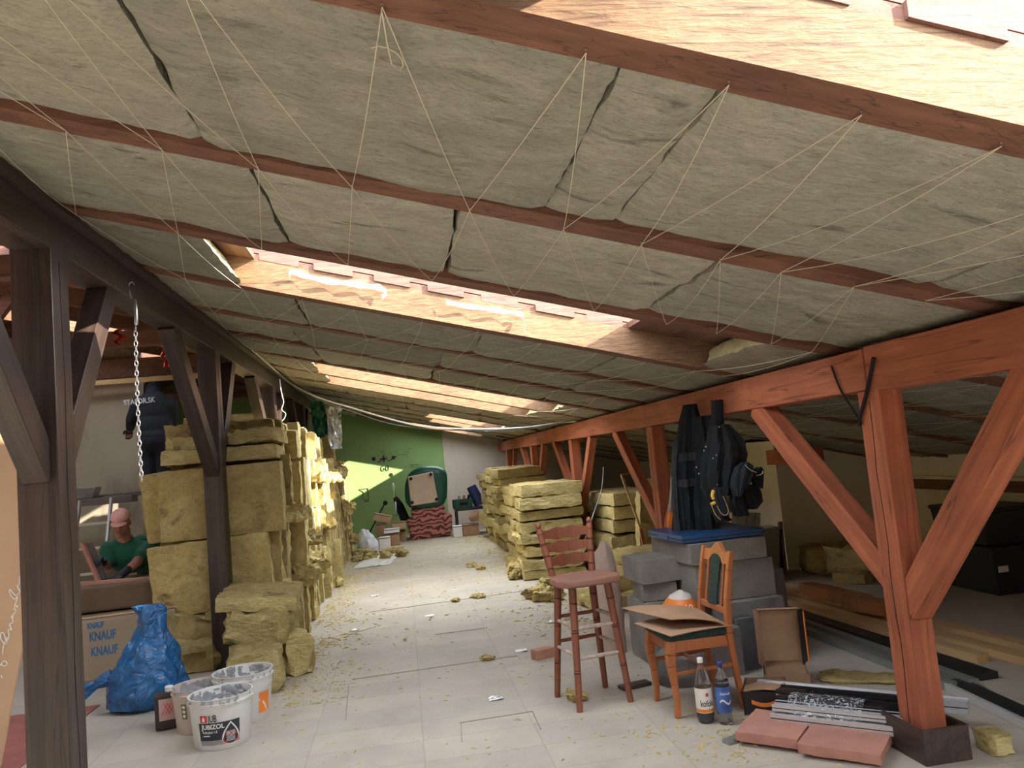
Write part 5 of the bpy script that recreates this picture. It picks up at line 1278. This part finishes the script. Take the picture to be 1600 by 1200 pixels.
tag(MB().beam(p[0], p[1]+Vector((.2,0,0)), .09, .055).build('timber', M_pinkt), 'pinkish squared timber lying across in front of the man in green', 'timber')
tag(MB().beam(G(128,848,-.45), G(155,910,-.50), .03, .03).build('timber', M_pinkt), 'thin pink batten leaning beside the man in green', 'timber')
tag(MB().beam(G(136,850,-.35), G(160,906,-.42), .10, .03).build('timber', M_greyplank), 'dark plank held in the gloves of the man in green', 'timber')
tag(MB().beam(G(128,925,-.55), G(152,908,-.52), .03, .03).build('timber', M_pinkt), 'short pink batten end below the leaning batten', 'timber')
for x in (-3.1,-2.35):
    t = thing('trestle', 'dark trestle carrying the squared timber', 'trestle', (x,7.75,0), 0, 'trestles under the timber')
    pz = .52
    for s in (-1,1): MB().beam((0,-.25*s,0),(0,-.04*s,.60),.04,.04).build('leg', M_darkwood_z, t)
    MB().bx(-.03,.03,-.30,.10,.56,.60).build('top_rail', M_darkwood_y, t)
# members of the left roof
for y, z0_, z1_, x0_, lab, mt_ in ((7.6,2.82,2.96,-7.5,'red brown tie beam crossing behind the near left post',M_rafter),(10.5,2.93,3.16,-7.5,'deep red brown tie beam above the stained wall',M_deck),(5.2,2.88,3.02,-7.5,'red brown tie beam nearest on the left',M_rafter),(13.2,2.84,2.98,-7.5,'red brown tie beam far on the left',M_rafter)):
    tag(MB().bx(x0_,-1.68,y,y+.12,z0_,z1_).build('tie_beam', mt_), lab, 'beam')
tag(MB().bx(-4.4,-2.3,10.40,10.44,2.84,2.90).build('pale_batten', M_yellowwood), 'pale batten under the deep tie beam above the man in navy', 'batten')
tag(MB().bx(-4.75,-4.55,-4,18.2,3.30,3.50).build('ridge_beam', M_rafter), 'dark ridge beam on the left', 'beam')
for k, y in enumerate((6.6,8.9,11.8)):
    tag(MB().beam((-2.9-.3*k,y,3.1),(-3.5-.2*k,y+.1,2.4),.05,.09).build('hanging_batten', M_rafter), 'dark batten hanging slanted under the left roof', 'batten', 'hanging battens')
brn = [batt_mesh(1.15,.6,.15,400+k,rough=.05,step=.06,fiber='z',edge=.03) for k in range(3)]
vb = [[m_.build('wool_slab', WM, smooth=True), 0, False] for m_ in brn]
for k in range(16):
    place(vb[k % 3], (-2.25+.06*math.sin(k*2.3), 11.3+.03*math.sin(k), k*.15), (0,0,.05*math.sin(k*1.7)), 'brown wool slab lying flat in the tall stack behind the man in navy', 'stack behind the man in navy')
tag(MB().beam((-1.72,8.0,2.62),(-1.98,8.0,1.85),.12,.10,up=(0,1,0)).build('timber_offcut', M_ochre), 'bright ochre timber slanting down beside the dark posts above the stack', 'timber')
M_redpl = simple('red_plastic', (.50,.02,.015), .4, var=.2)
for k, (px, py, y, w, h) in enumerate(((255,520,9.2,.10,.55),(262,545,9.3,.09,.4),(186,525,6.4,.05,.12))):
    c = Vector(ony(px, py, y)); m = MB(); g = [[(c.x+w*(u/6-.5)*(1-.3*v/8)+.03*math.sin(v*1.3+k), c.y+.03*math.sin(u*1.7+v), c.z+h/2-h*v/8) for v in range(9)] for u in range(7)]
    tag(sheet(m, g, .004).build('red_rag', M_redpl, smooth=True), ['long red plastic strip hanging under the left roof','shorter red plastic strip hanging beside the long one','small red plastic scrap behind the near left brace'][k], 'plastic')
# green and silver plastic hanging at the far end of the left posts
M_silver = simple('silver_foil', (.62,.66,.68), .25, metal=.6, var=.25, scale=25); M_grnpl = simple('green_plastic', (.03,.16,.09), .35, var=.5, scale=14)
for k, (px, py, w, h, mt_, lab) in enumerate(((523,668,.22,.62,M_silver,'crumpled silver foil hanging at the end of the left posts'),(497,655,.20,.55,M_grnpl,'crumpled green plastic hanging left of the silver foil'),(508,672,.16,.5,M_grnpl,'second green plastic scrap hanging beside the silver foil'))):
    c = Vector(ony(px, py, 11.9+.3*k)); m = MB(); g = [[(c.x+w*(u/10-.5)*(1-.2*v/12)+.03*noise.noise(Vector((u*.6,v*.5,k*9))), c.y+.10*noise.noise(Vector((u*.5+k*7,v*.45,3))), c.z+h/2-h*v/12+.02*noise.noise(Vector((u,v*.3,k)))) for v in range(13)] for u in range(11)]
    tag(sheet(m, g, .003).build('hanging_plastic', mt_, smooth=False), lab, 'plastic')
# cables crossing under the roof
M_cablew = simple('pale_conduit', (.66,.66,.62), .4); M_cabled = simple('grey_cable', (.10,.11,.13), .5)
def onpath(pp): return smooth_path([Vector(p) for p in pp], 5)
cA = [Vector((-1.44,7.2,2.86)), Vector((-1.43,9.4,2.81)), Vector(ony(455,600,11.0)), Vector(ony(500,622,11.2)), Vector(ony(550,637,11.2)), Vector(ony(600,652,11.2)), Vector(ony(650,664,11.1)), Vector(ony(700,669,11)), Vector(ony(760,670,10.8)), Vector(ony(820,668,10.6)), Vector(ony(870,661,10.3)), Vector((2.19,9.9,1.88))]
cB = [Vector((-1.45,7.4,2.85)), Vector((-1.44,9.6,2.80)), Vector(ony(458,603,11.0)), Vector(ony(500,625,11.2)), Vector(ony(550,643,11.2)), Vector(ony(610,662,11.2)), Vector(ony(680,671,11.1)), Vector(ony(760,672,10.8)), Vector(ony(830,667,10.5)), Vector((2.19,9.8,1.885))]
tag(MB().tube(onpath(cA), .011, 8).build('conduit', M_cablew, smooth=True), 'pale plastic conduit drooping across under the far ceiling', 'cable')
tag(MB().tube(onpath(cB), .007, 8).build('cable', M_cabled, smooth=True), 'dark cable drooping beside the pale conduit', 'cable')
tag(MB().tube(onpath([Vector(ony(x,y,9.2)) for x,y in ((437,592),(438,602),(440,615),(443,628),(440,640),(446,646),(444,654),(440,658))]), .006, 6).build('cable_tail', M_cablew, smooth=True), 'curly white cable tail hanging by the dark posts', 'cable')
# zip strap on the near right post
def strap(pp, r, lab): return tag(MB().tube(onpath(pp), r, 6).build('strap', M_black, smooth=True), lab, 'strap')
strap([onx(1299,572,2.188), onx(1315,612,2.188), onx(1342,655,2.188)], .006, 'black strap end slanting left over the near right post')
strap([onx(1365,559,2.188), onx(1355,610,2.188), onx(1343,655,2.188), onx(1345,662,2.188)], .010, 'thicker black strap end slanting right over the near right post')
# mitred boards round the base of the near right post
t = thing('post_casing', 'dark brown mitred boards boxing the foot of the near right post', 'casing', (2.26,3.52,0))
for (c, d) in (((-.105,0,.075),(.018,.30,.15)),((0,-.145,.075),(.22,.018,.15)),((.105,0,.075),(.018,.30,.15))): MB().box(c, d).build('casing_board', M_darkwood_y, t, bevel=.002)
tag(batt_mesh(.10,.16,.09,500,rough=.02,step=.03).build('wool_scrap', M_wool, smooth=True), 'x', 'insulation'); o = bpy.data.objects['wool_scrap']; o.location = (2.52,3.42,0); o['label'] = 'brown torn scrap beside the foot of the near right post'
# ------------------------------------------------------------------ hanging work clothes
M_cloth = simple('black_cloth', (.006,.008,.011), .9, var=.3, scale=10, bump=.3, bscale=20); M_clothg = simple('grey_cloth', (.035,.037,.042), .95, var=.3, scale=30); M_navycl = simple('dark_blue_canvas', (.010,.014,.022), .85, var=.25); M_yel = simple('yellow_piping', (.80,.50,.06), .5); M_pipe = simple('pale_piping', (.50,.42,.24), .5)
def C(px, py, y): return Vector(ony(px, py, y))
def clothloft(mb, rows, y, dep, n=30, seed=0, fold=.012):
    """rows: (py, pxl, pxr) top to bottom, volume around a plane facing the camera"""
    secs = []
    for py, a, b in rows:
        L_ = C(a, py, y); R__ = C(b, py, y); secs.append(((L_.x+R__.x)/2, y, (L_.z+R__.z)/2, (R__.x-L_.x)/2, dep))
    return loft(mb, interp(secs, 5), n, seed, .006, fold)
t = thing('striped_cardigan', 'black cardigan with grey stripes hanging from the right purlin', 'clothing', (2.02,5.72,.86))
clothloft(MB(), [(632,1069,1086),(660,1062,1092),(700,1056,1094),(740,1052,1096),(780,1054,1098),(829,1052,1102)], 5.62, .055, 40, 2, .010).build('cloth_body', M_cloth, t, world=True, smooth=True)
for (py0, py1, a0, b0) in ((707,720,1060,1089),(748,760,1058,1091),):
    clothloft(MB(), [(py0,a0-3,b0+4),(py1,a0-3,b0+4)], 5.615, .062, 40, 2, .010).build('grey_stripe', M_clothg, t, world=True, smooth=True)
clothloft(MB(), [(690,1052,1060),(740,1049,1058),(790,1051,1059),(829,1054,1064)], 5.60, .03, 20, 5, .004).build('sleeve', M_clothg, t, world=True, smooth=True)
for (a, b_) in (((1062,760),(1070,829)),((1076,775),(1077,829))): stroke([C(a[0],a[1],5.555), C((a[0]+b_[0])/2,(a[1]+b_[1])/2,5.545), C(b_[0],b_[1],5.552)], .002, M_clothg, 'zip', t)
t = thing('dark_trousers', 'black work trousers hanging between the cardigan and the tool vest', 'clothing', (2.10,5.5,.80))
clothloft(MB(), [(650,1088,1112),(690,1090,1120),(740,1088,1126),(790,1088,1128),(838,1092,1122)], 5.5, .06, 36, 9, .012).build('cloth_body', M_cloth, t, world=True, smooth=True)
t = thing('tool_vest', 'black tool vest with pouches and yellow trim hanging from the right purlin', 'tool belt', (2.10,5.15,.9))
clothloft(MB(), [(625,1111,1129),(650,1111,1130),(668,1108,1132)], 5.2, .02, 20, 1, .002).build('shoulder_strap', M_cloth, t, world=True, smooth=True)
clothloft(MB(), [(664,1112,1134),(676,1108,1148),(692,1104,1162),(712,1098,1166),(735,1095,1160),(760,1096,1150),(775,1104,1140)], 5.17, .075, 40, 4, .012).build('vest_body', M_cloth, t, world=True, smooth=True)
clothloft(MB(), [(722,1160,1166),(728,1150,1176),(742,1145,1178),(758,1144,1170),(775,1148,1156)], 5.05, .05, 28, 7, .006).build('pouch', M_navycl, t, world=True, smooth=True)
clothloft(MB(), [(730,1182,1188),(736,1176,1192),(752,1176,1191),(763,1180,1190)], 5.10, .04, 24, 8, .004).build('pouch', M_cloth, t, world=True, smooth=True)
clothloft(MB(), [(758,1158,1182),(772,1156,1189),(785,1160,1190),(795,1170,1180)], 5.12, .05, 28, 11, .008).build('pouch', M_cloth, t, world=True, smooth=True)
clothloft(MB(), [(770,1142,1160),(790,1140,1166),(806,1150,1169)], 5.12, .05, 28, 12, .008).build('pouch', M_cloth, t, world=True, smooth=True)
clothloft(MB(), [(762,1114,1128),(775,1115,1134),(795,1120,1138),(806,1124,1136)], 5.02, .035, 24, 13, .004).build('pouch', M_navycl, t, world=True, smooth=True)
clothloft(MB(), [(785,1110,1120),(800,1112,1128),(814,1120,1146)], 5.06, .03, 24, 14, .004).build('pouch', M_cloth, t, world=True, smooth=True)
for pts, r, mt_, nm in (([(1130,776),(1136,790),(1138,800),(1134,805),(1127,802),(1120,790)],.0025,M_pipe,'piping'),([(1112,790),(1118,804),(1126,812)],.0025,M_pipe,'piping'),([(1115,766),(1113,774),(1115,780)],.011,M_yel,'yellow_trim'),([(1111,788),(1117,785)],.011,M_yel,'yellow_trim'),([(1164,726),(1172,734),(1182,738)],.0022,M_pipe,'piping'),([(1182,743),(1190,741),(1192,736)],.0022,M_pipe,'piping')):
    stroke(smooth_path([C(x,y,4.965) for x,y in pts]), r, mt_, nm, t, n=6)
for (x,y) in ((1124,667),(1103,698),(1100,704),(1119,711),(1114,716),(1088,730),(1092,740),(1121,757),(1166,697)):
    m = MB(); c = C(x,y,5.085); ell(m, c, (.005,.004,.005), n=8, k=6); m.build('rivet', M_steel, t, world=True)
# lath frame and cable by the dark pile
tag(MB().beam(C(971,742,8.6), C(1001,826,8.6), .022,.022).build('lath', M_yellowwood), 'thin pale lath leaning in front of the dark pile', 'lath')
tag(MB().beam(C(971,742,8.6), C(992,738,8.6), .022,.022).build('lath', M_redwood), 'short thin lath crossing at the top of the pale lath', 'lath')
tag(MB().beam(C(1001,826,8.6), C(1018,916,8.6), .03,.03).build('lath', M_redwood), 'reddish lath standing under the foot of the pale lath', 'lath')
tag(MB().tube(onpath([C(943,730,8.7),C(940,765,8.6),C(930,795,8.5),C(922,820,8.4),C(914,845,8.4),C(912,880,8.3)]), .006, 6).build('cord', M_greym), 'thin grey cord hanging in front of the dark pile', 'cord')
t = thing('shovel', 'long handled shovel with orange blade standing behind the cardigan', 'shovel', (2.22,6.1,0)); MB().tube([C(1053,700,5.95), C(1049,770,5.95), C(1046,800,5.95)], .013, 8).build('handle', M_greym, t, world=True)
clothloft(MB(), [(796,1045,1049),(806,1042,1052),(829,1040,1056)], 5.95, .012, 12, 1, 0).build('blade', M_orange, t, world=True)
# ------------------------------------------------------------------ far end clutter
YC = 16.8
def F(px, py, y=YC): return Vector(ony(px, py, y))
def pattern():
    m, nt, N, L, P = mk('red_wave_fabric'); tc = N.new('ShaderNodeTexCoord'); w = N.new('ShaderNodeTexWave'); w.wave_type = 'BANDS'; w.bands_direction = 'Z'; w.inputs['Scale'].default_value = 3.4; w.inputs['Distortion'].default_value = 9; w.inputs['Detail'].default_value = 1.5; w.inputs['Detail Scale'].default_value = 1.6
    L.new(tc.outputs['Object'], w.inputs[0]); r = ramp(N, [(.15,(.11,.02,.02)),(.45,(.38,.13,.105)),(.9,(.50,.21,.17))]); L.new(w.outputs['Fac'], r.inputs[0]); L.new(r.outputs[0], P.inputs['Base Color']); P.inputs['Roughness'].default_value = .85; return m
M_pat = pattern(); M_dkgreen = simple('dark_green_leatherette', (.012,.085,.058), .35, var=.2); M_under = simple('beige_underlining', (.60,.48,.36), .85, var=.06)
def rquad(a, b, c, d, t, name, mat, parent, bev=.03):
    return MB().plate([a,b,c,d], t, (0,1,0)).build(name, mat, parent, world=True, bevel=bev)
t = thing('armchair', 'red patterned armchair at the far end with a green armchair upended on it', 'armchair', (.45, 16.9, 0))
rquad(F(642,797),F(694,787),F(704,836),F(648,845), .75, 'backrest', M_pat, t, .05)
rquad(F(635,812,16.75),F(650,810,16.75),F(655,846,16.75),F(642,845,16.75), .7, 'armrest', M_pat, t, .05)
rquad(F(692,803,16.75),F(707,803,16.75),F(706,835,16.75),F(696,838,16.75), .7, 'armrest', M_pat, t, .05)
t = thing('green_armchair', 'dark green armchair lying on its back on top, beige underside with four feet', 'armchair', (.45, 17.0, .68))
pts = [(636,797),(632,775),(632,755),(637,741),(648,732),(665,727),(685,728),(697,733),(700,745),(699,765),(700,790),(668,796)]
m = MB(); ring0 = [F(x,y,16.75) for x,y in pts]; cx = sum((p for p in ring0), Vector())/len(ring0)
ring1 = [cx+(p-cx)*1.04+Vector((0,.35,0)) for p in ring0]; ring2 = [cx+(p-cx)*.9+Vector((0,.75,0)) for p in ring0]; rin = [cx+(p-cx)*.86+Vector((0,-.03,0)) for p in ring0]
N_ = len(pts); m.add(rin+ring0+ring1+ring2, [(i*N_+k,i*N_+(k+1)%N_,(i+1)*N_+(k+1)%N_,(i+1)*N_+k) for i in range(3) for k in range(N_)]+[tuple(range(N_-1,-1,-1)), tuple(3*N_+k for k in range(N_))])
m.build('chair_shell', M_dkgreen, t, world=True, smooth=True, sub=1)
rquad(F(637,745,16.70),F(676,737,16.70),F(685,784,16.70),F(642,791,16.70), .05, 'underside', M_under, t, .02)
for px, py in ((642,748),(673,741),(682,780),(644,785)):
    m = MB(); c = F(px,py,16.66); m.lathe([(.03,0),(.035,.04),(.025,.05)], c, 12, axis=(0,-1,0)); m.build('foot', M_black, t, world=True)
def fbox(name, label, cat, px0, px1, py0, py1, y, dep, mat, rot=0, parts=None):
    a = F(px0,py1,y); b = F(px1,py0,y); c = (a+b)/2; z0_ = 0 if min(a.z,b.z) < .13 else min(a.z,b.z); t = thing(name, label, cat, (c.x, y+dep/2, z0_), 0); a.z = z0_
    MB().box((0,0,(b.z-a.z)/2),(b.x-a.x,dep,b.z-a.z),(0,rot,0)).build('box_body', mat, t, bevel=.006)
    MB().box((0,-dep/2-.002,(b.z-a.z)*.93),((b.x-a.x)*.98,.003,.012),(0,rot,0)).build('box_edge', M_black, t); return t
def zf(py, y): return F(640, py, y).z
fbox('cardboard_box','tilted open cardboard box on the left of the far clutter','box',584,611,803,817,16.6,.35,M_cardin,.28)
fbox('cardboard_box','cardboard box under the tilted box in the far clutter','box',588,604,818,838,16.5,.4,M_card)
fbox('cardboard_box','wide flat cardboard box beside the red armchair','box',613,633,815,828,16.5,.4,M_cardin)
fbox('cardboard_box','cardboard box on the floor left of the red armchair','box',608,624,833,848,16.0,.4,M_card)
fbox('cardboard_box','brown carton under the wide flat box in the far clutter','box',604,634,828,846,16.75,.4,M_card)
fbox('white_box','white topped box on the floor box left of the red armchair','box',600,624,826,834,16.0,.4,M_white)
fbox('yellow_box','small pale yellow box on the floor among the far boxes','box',593,609,839,853,15.6,.3,M_label)
t = thing('plastic_bag', 'translucent white plastic bag slumped by the far foot of the left stack', 'bag', (-.75,15.3,0))
loft(MB(), interp([(0,0,0,.16,.16),(0,0,.1,.20,.18),(-.03,0,.28,.16,.14),(-.06,0,.40,.07,.06),(-.07,0,.43,.02,.02)],5), 30, 4, .03, .004).build('bag_body', simple('milky_plastic', (.60,.64,.70), .3), t, smooth=True)
t = thing('golf_bag', 'black bag with long chrome tube leaning on the green wall', 'bag', (0.0,17.3,0)); MB().tube([F(633,812,17.1),F(624,790,17.2),F(618,778,17.3)], [.10,.09,.05], 12).build('bag_body', M_cloth, t, world=True, smooth=True)
MB().tube([F(618,780,17.3),F(617,768,17.35),F(614,755,17.4)], .018, 8).build('chrome_tube', M_chain, t, world=True); MB().tube([F(619,805,17.0),F(618,785,17.2)], .022, 8).build('side_tube', M_steel, t, world=True)
t = thing('vacuum_wand', 'thin black wand leaning left of the far boxes', 'tool', (-.4,17.2,0)); MB().tube([F(577,833,17.0),F(601,787,17.3)], .016, 6).build('wand', M_black, t, world=True); MB().lathe([(.05,-.02),(.05,.02)], F(602,786,17.3), 12, axis=(0,-1,0)).build('wand_head', M_black, t, world=True)
t = thing('work_bench', 'low dark bench with tools right of the red armchair', 'bench', (1.35,16.9,0)); 
MB().bx(-.36,.48,-.25,.25,zf(803,16.9)-.03,zf(803,16.9)+.02).build('bench_top', M_darkm, t)
for x in (-.33,.45):
    for y in (-.2,.2): MB().bx(x-.02,x+.02,y-.02,y+.02,0,zf(803,16.9)-.03).build('leg', M_darkm, t)
zt = zf(803,16.9)+.02
t = thing('tool_crate', 'dark green crate full of tools on the far bench', 'crate', (1.16,16.85,zt), .15); 
for c, d in (((0,-.14,.09),(.36,.012,.18)),((0,.14,.09),(.36,.012,.18)),((-.18,0,.09),(.012,.28,.18)),((.18,0,.09),(.012,.28,.18)),((0,0,.01),(.36,.28,.02))): MB().box(c,d).build('crate_side', M_dkgreen, t)
MB().bx(-.10,.08,-.148,-.146,.06,.12).build('handle_slot', M_black, t)
for k, (x, mt_) in enumerate(((-.1,M_steel),(0,M_card),(.1,M_black))): tag(MB().tube([(1.16+x,16.85,zt+.05),(1.16+x+.05,16.82,zt+.26)], .03, 8).build('hand_tool', mt_), ['chrome hand tool','tan hand tool','black hand tool'][k]+' sticking out of the green crate on the far bench', 'tool')
tag(MB().tube([(1.52,16.9,zt+.02),(1.46,16.92,zt+.20),(1.38,16.95,zt+.42)], [.11,.115,.10], 18).build('blue_roll', simple('dark_blue_roll', (.012,.025,.11), .6), smooth=True), 'thick dark blue roll leaning on the far bench beside the green crate', 'roll')
for k in range(3): tag(MB().tube([(1.62+.05*k,16.9,zt),(1.70+.06*k,16.95,zt+.22+.06*(k%2))], .014, 6).build('metal_bar', M_darkm), 'dark metal bar sticking up at the right end of the far bench', 'bar', 'bars on the far bench')
fbox('white_box','white printed box standing on the floor under the far bench','box',709,722,821,837,16.4,.25,M_white)
fbox('cardboard_box','brown cardboard box on the floor under the right of the far bench','box',724,748,818,835,16.4,.3,M_card)
t = thing('leather_bag', 'crumpled tan and black leather bag on the box under the far bench', 'bag', (1.40,16.55,.27)); loft(MB(), interp([(0,0,0,.12,.09),(0,0,.08,.15,.10),(0,0,.16,.12,.07),(0,0,.22,.05,.03)],4), 26, 8, .03, .004).build('bag_body', M_card, t, smooth=True)
# white sheet on the floor
g = [[(-.88+.56*u/10+.15*(v/8), 12.9+1.5*v/8, .012+.03*abs(noise.noise(Vector((u*.5,v*.5,2))))) for v in range(9)] for u in range(11)]
tag(sheet(MB(), g, .008).build('plastic_sheet', simple('white_film', (.66,.66,.66), .4, var=.08)), 'crumpled white plastic sheet on the floor beside the left stack', 'sheet')
for k, (x, y) in enumerate(((-.62,7.9),(-.5,9.9),(.42,5.15),(.75,6.3),(1.15,7.2),(.1,8.2))):
    g = [[(x+.09*u/4+.02*noise.noise(Vector((u,v,k))), y+.08*v/4, .004+.018*abs(noise.noise(Vector((u*.9+k*3,v*.9,k))))) for v in range(5)] for u in range(5)]
    tag(sheet(MB(), g, .001).build('foil_scrap', M_silver if k % 2 == 0 else M_white), 'small crumpled foil or paper scrap on the floor of the aisle', 'scrap', 'scraps on the floor')
tag(MB().box((.92,6.05,.035),(.16,.09,.07),(0,0,.4)).build('wood_offcut', M_pinkt, bevel=.004), 'brown wood block on the floor behind the bar stool', 'offcut')
tag(MB().box((1.33,5.05,.012),(.20,.08,.02),(0,0,.25)).build('wood_offcut', M_darkwood_y), 'dark flat wood offcut between the stool and the chair', 'offcut')
tag(MB().box((1.5,3.95,.012),(.07,.05,.02),(0,0,.25)).build('metal_bracket', M_greym), 'small grey metal bracket on the floor before the pink slabs', 'bracket')
# cover strips and seams of the floor boards
def seam(pp, w, lab, g=None):
    a = onz(*pp[0]); b = onz(*pp[1]); return tag(MB().beam(a+Vector((0,0,.002)), b+Vector((0,0,.002)), w, .004).build('floor_seam', simple('dark_seam', (.30,.26,.21), .9)), lab, 'seam', g)
for k, pp in enumerate((((551,1062),(808,1025)),((577,957),(824,923)),((680,992),(757,982)),((718,1130),(832,1112)),((553,990),(588,979)),((540,1125),(545,1070)),((832,1112),(845,1140)),((720,1130),(722,1160)))):
    seam(pp, .008 if k < 2 else .005, 'dark open joint across the pale floor boards', 'floor joints')
# drawings on the green wall
WD = MB; yw = YB-.006
def wl(pp, r, mt_, nm, parent): return stroke([Vector(ony(x,y,yw)) for x,y in pp], r, mt_, nm, parent, n=4)
M_pen = simple('dark_wall_paint', (.05,.02,.03), .8); M_pen2 = simple('pencil_green', (.06,.10,.04), .8)
t = thing('wall_drawing', 'dark compass star with circles and letters painted on the green wall', 'drawing', (-.1, YB-.006, 1.8))
def star(cx, cy, r1_, r2_):
    pp = []
    for k in range(8): a = math.pi/4*k-.12; r = r1_ if k % 2 == 0 else r2_; pp.append((cx+r*math.cos(a), cy+r*math.sin(a)))
    m = MB(); m.plate([Vector(ony(x,y,yw)) for x,y in pp], .004, (0,1,0)); m.build('star', M_pen, t, world=True)
star(599.5,717,8,2.2)
for cx, cy in ((584,717),(614.5,715)):
    m = MB(); m.plate([Vector(ony(cx+3.1*math.cos(a),cy+3.1*math.sin(a),yw)) for a in [k*.5236 for k in range(12)]], .004, (0,1,0)); m.build('circle', M_pen, t, world=True)
m = MB(); m.plate([Vector(ony(611+3.1*math.cos(a),742+3.1*math.sin(a),yw)) for a in [k*.5236 for k in range(12)]], .004, (0,1,0)); m.build('circle', M_black, t, world=True)
for pp in (((590,722),(594,721),(597,718)),((605,720),(610,719),(613,717)),((617,714),(620,713))): wl(pp, .010, M_pen, 'line', t)
wl([(600,728),(597,728),(595.5,731),(596,735),(599,736),(601,734),(600.5,732),(599,732)], .007, M_pen2, 'letter', t)
wl([(604,728),(603,732),(604,735.5),(606.5,735),(607.5,731),(606.5,727.5),(604,728)], .007, M_pen2, 'letter', t)
wl([(561,765),(575,763),(576,783),(569,784)], .007, M_pen2, 'frame_sketch', t); wl([(561,765),(568,769),(566,778),(575,784)], .005, M_pen2, 'frame_sketch', t)
r = random.Random(2)
for k in range(16):
    x = r.uniform(558,640); y = r.uniform(700,714); wl([(x,y),(x+r.uniform(2,7),y-r.uniform(0,1.5))], .004, M_pen2, 'scribble', t)
for y in (727,730): wl([(641,y),(650,y-1),(657,y-.6)], .004, M_pen2, 'scribble', t)

p_ = onz(1340, 1062)
batt('wool_batt', (.42,.20,.03), 170, (p_.x, p_.y, 0), (0,0,-.5), 'thin flat wool scrap on the floor behind the metal profiles', rough=.03, edge=.02)

# loose white film strips stapled inside the large roof opening
for pp, w, lab in (([(452,432),(456,424),(475,430),(500,437),(525,441),(550,443),(575,447),(592,449),(600,453),(604,458),(597,464)], .020, 'curled white film strip stapled inside the large roof opening, left one'),
                   ([(697,472),(715,476),(740,480),(765,483),(790,487),(812,490),(817,494),(819,505),(820,517)], .016, 'white film strip stapled inside the large roof opening, right one')):
    P3 = smooth_path([Vector(ony(x, y, 4.935-.02*(k % 2))) for k, (x, y) in enumerate(pp)], 3); m = MB()
    g = [[p+Vector((0, -.004*v, w*(v-1.0)*(1-.4*math.sin(i*.6)**2))) for v in range(3)] for i, p in enumerate(P3)]
    tag(sheet(m, g, .001).build('film_strip', M_white, smooth=True), lab, 'film')
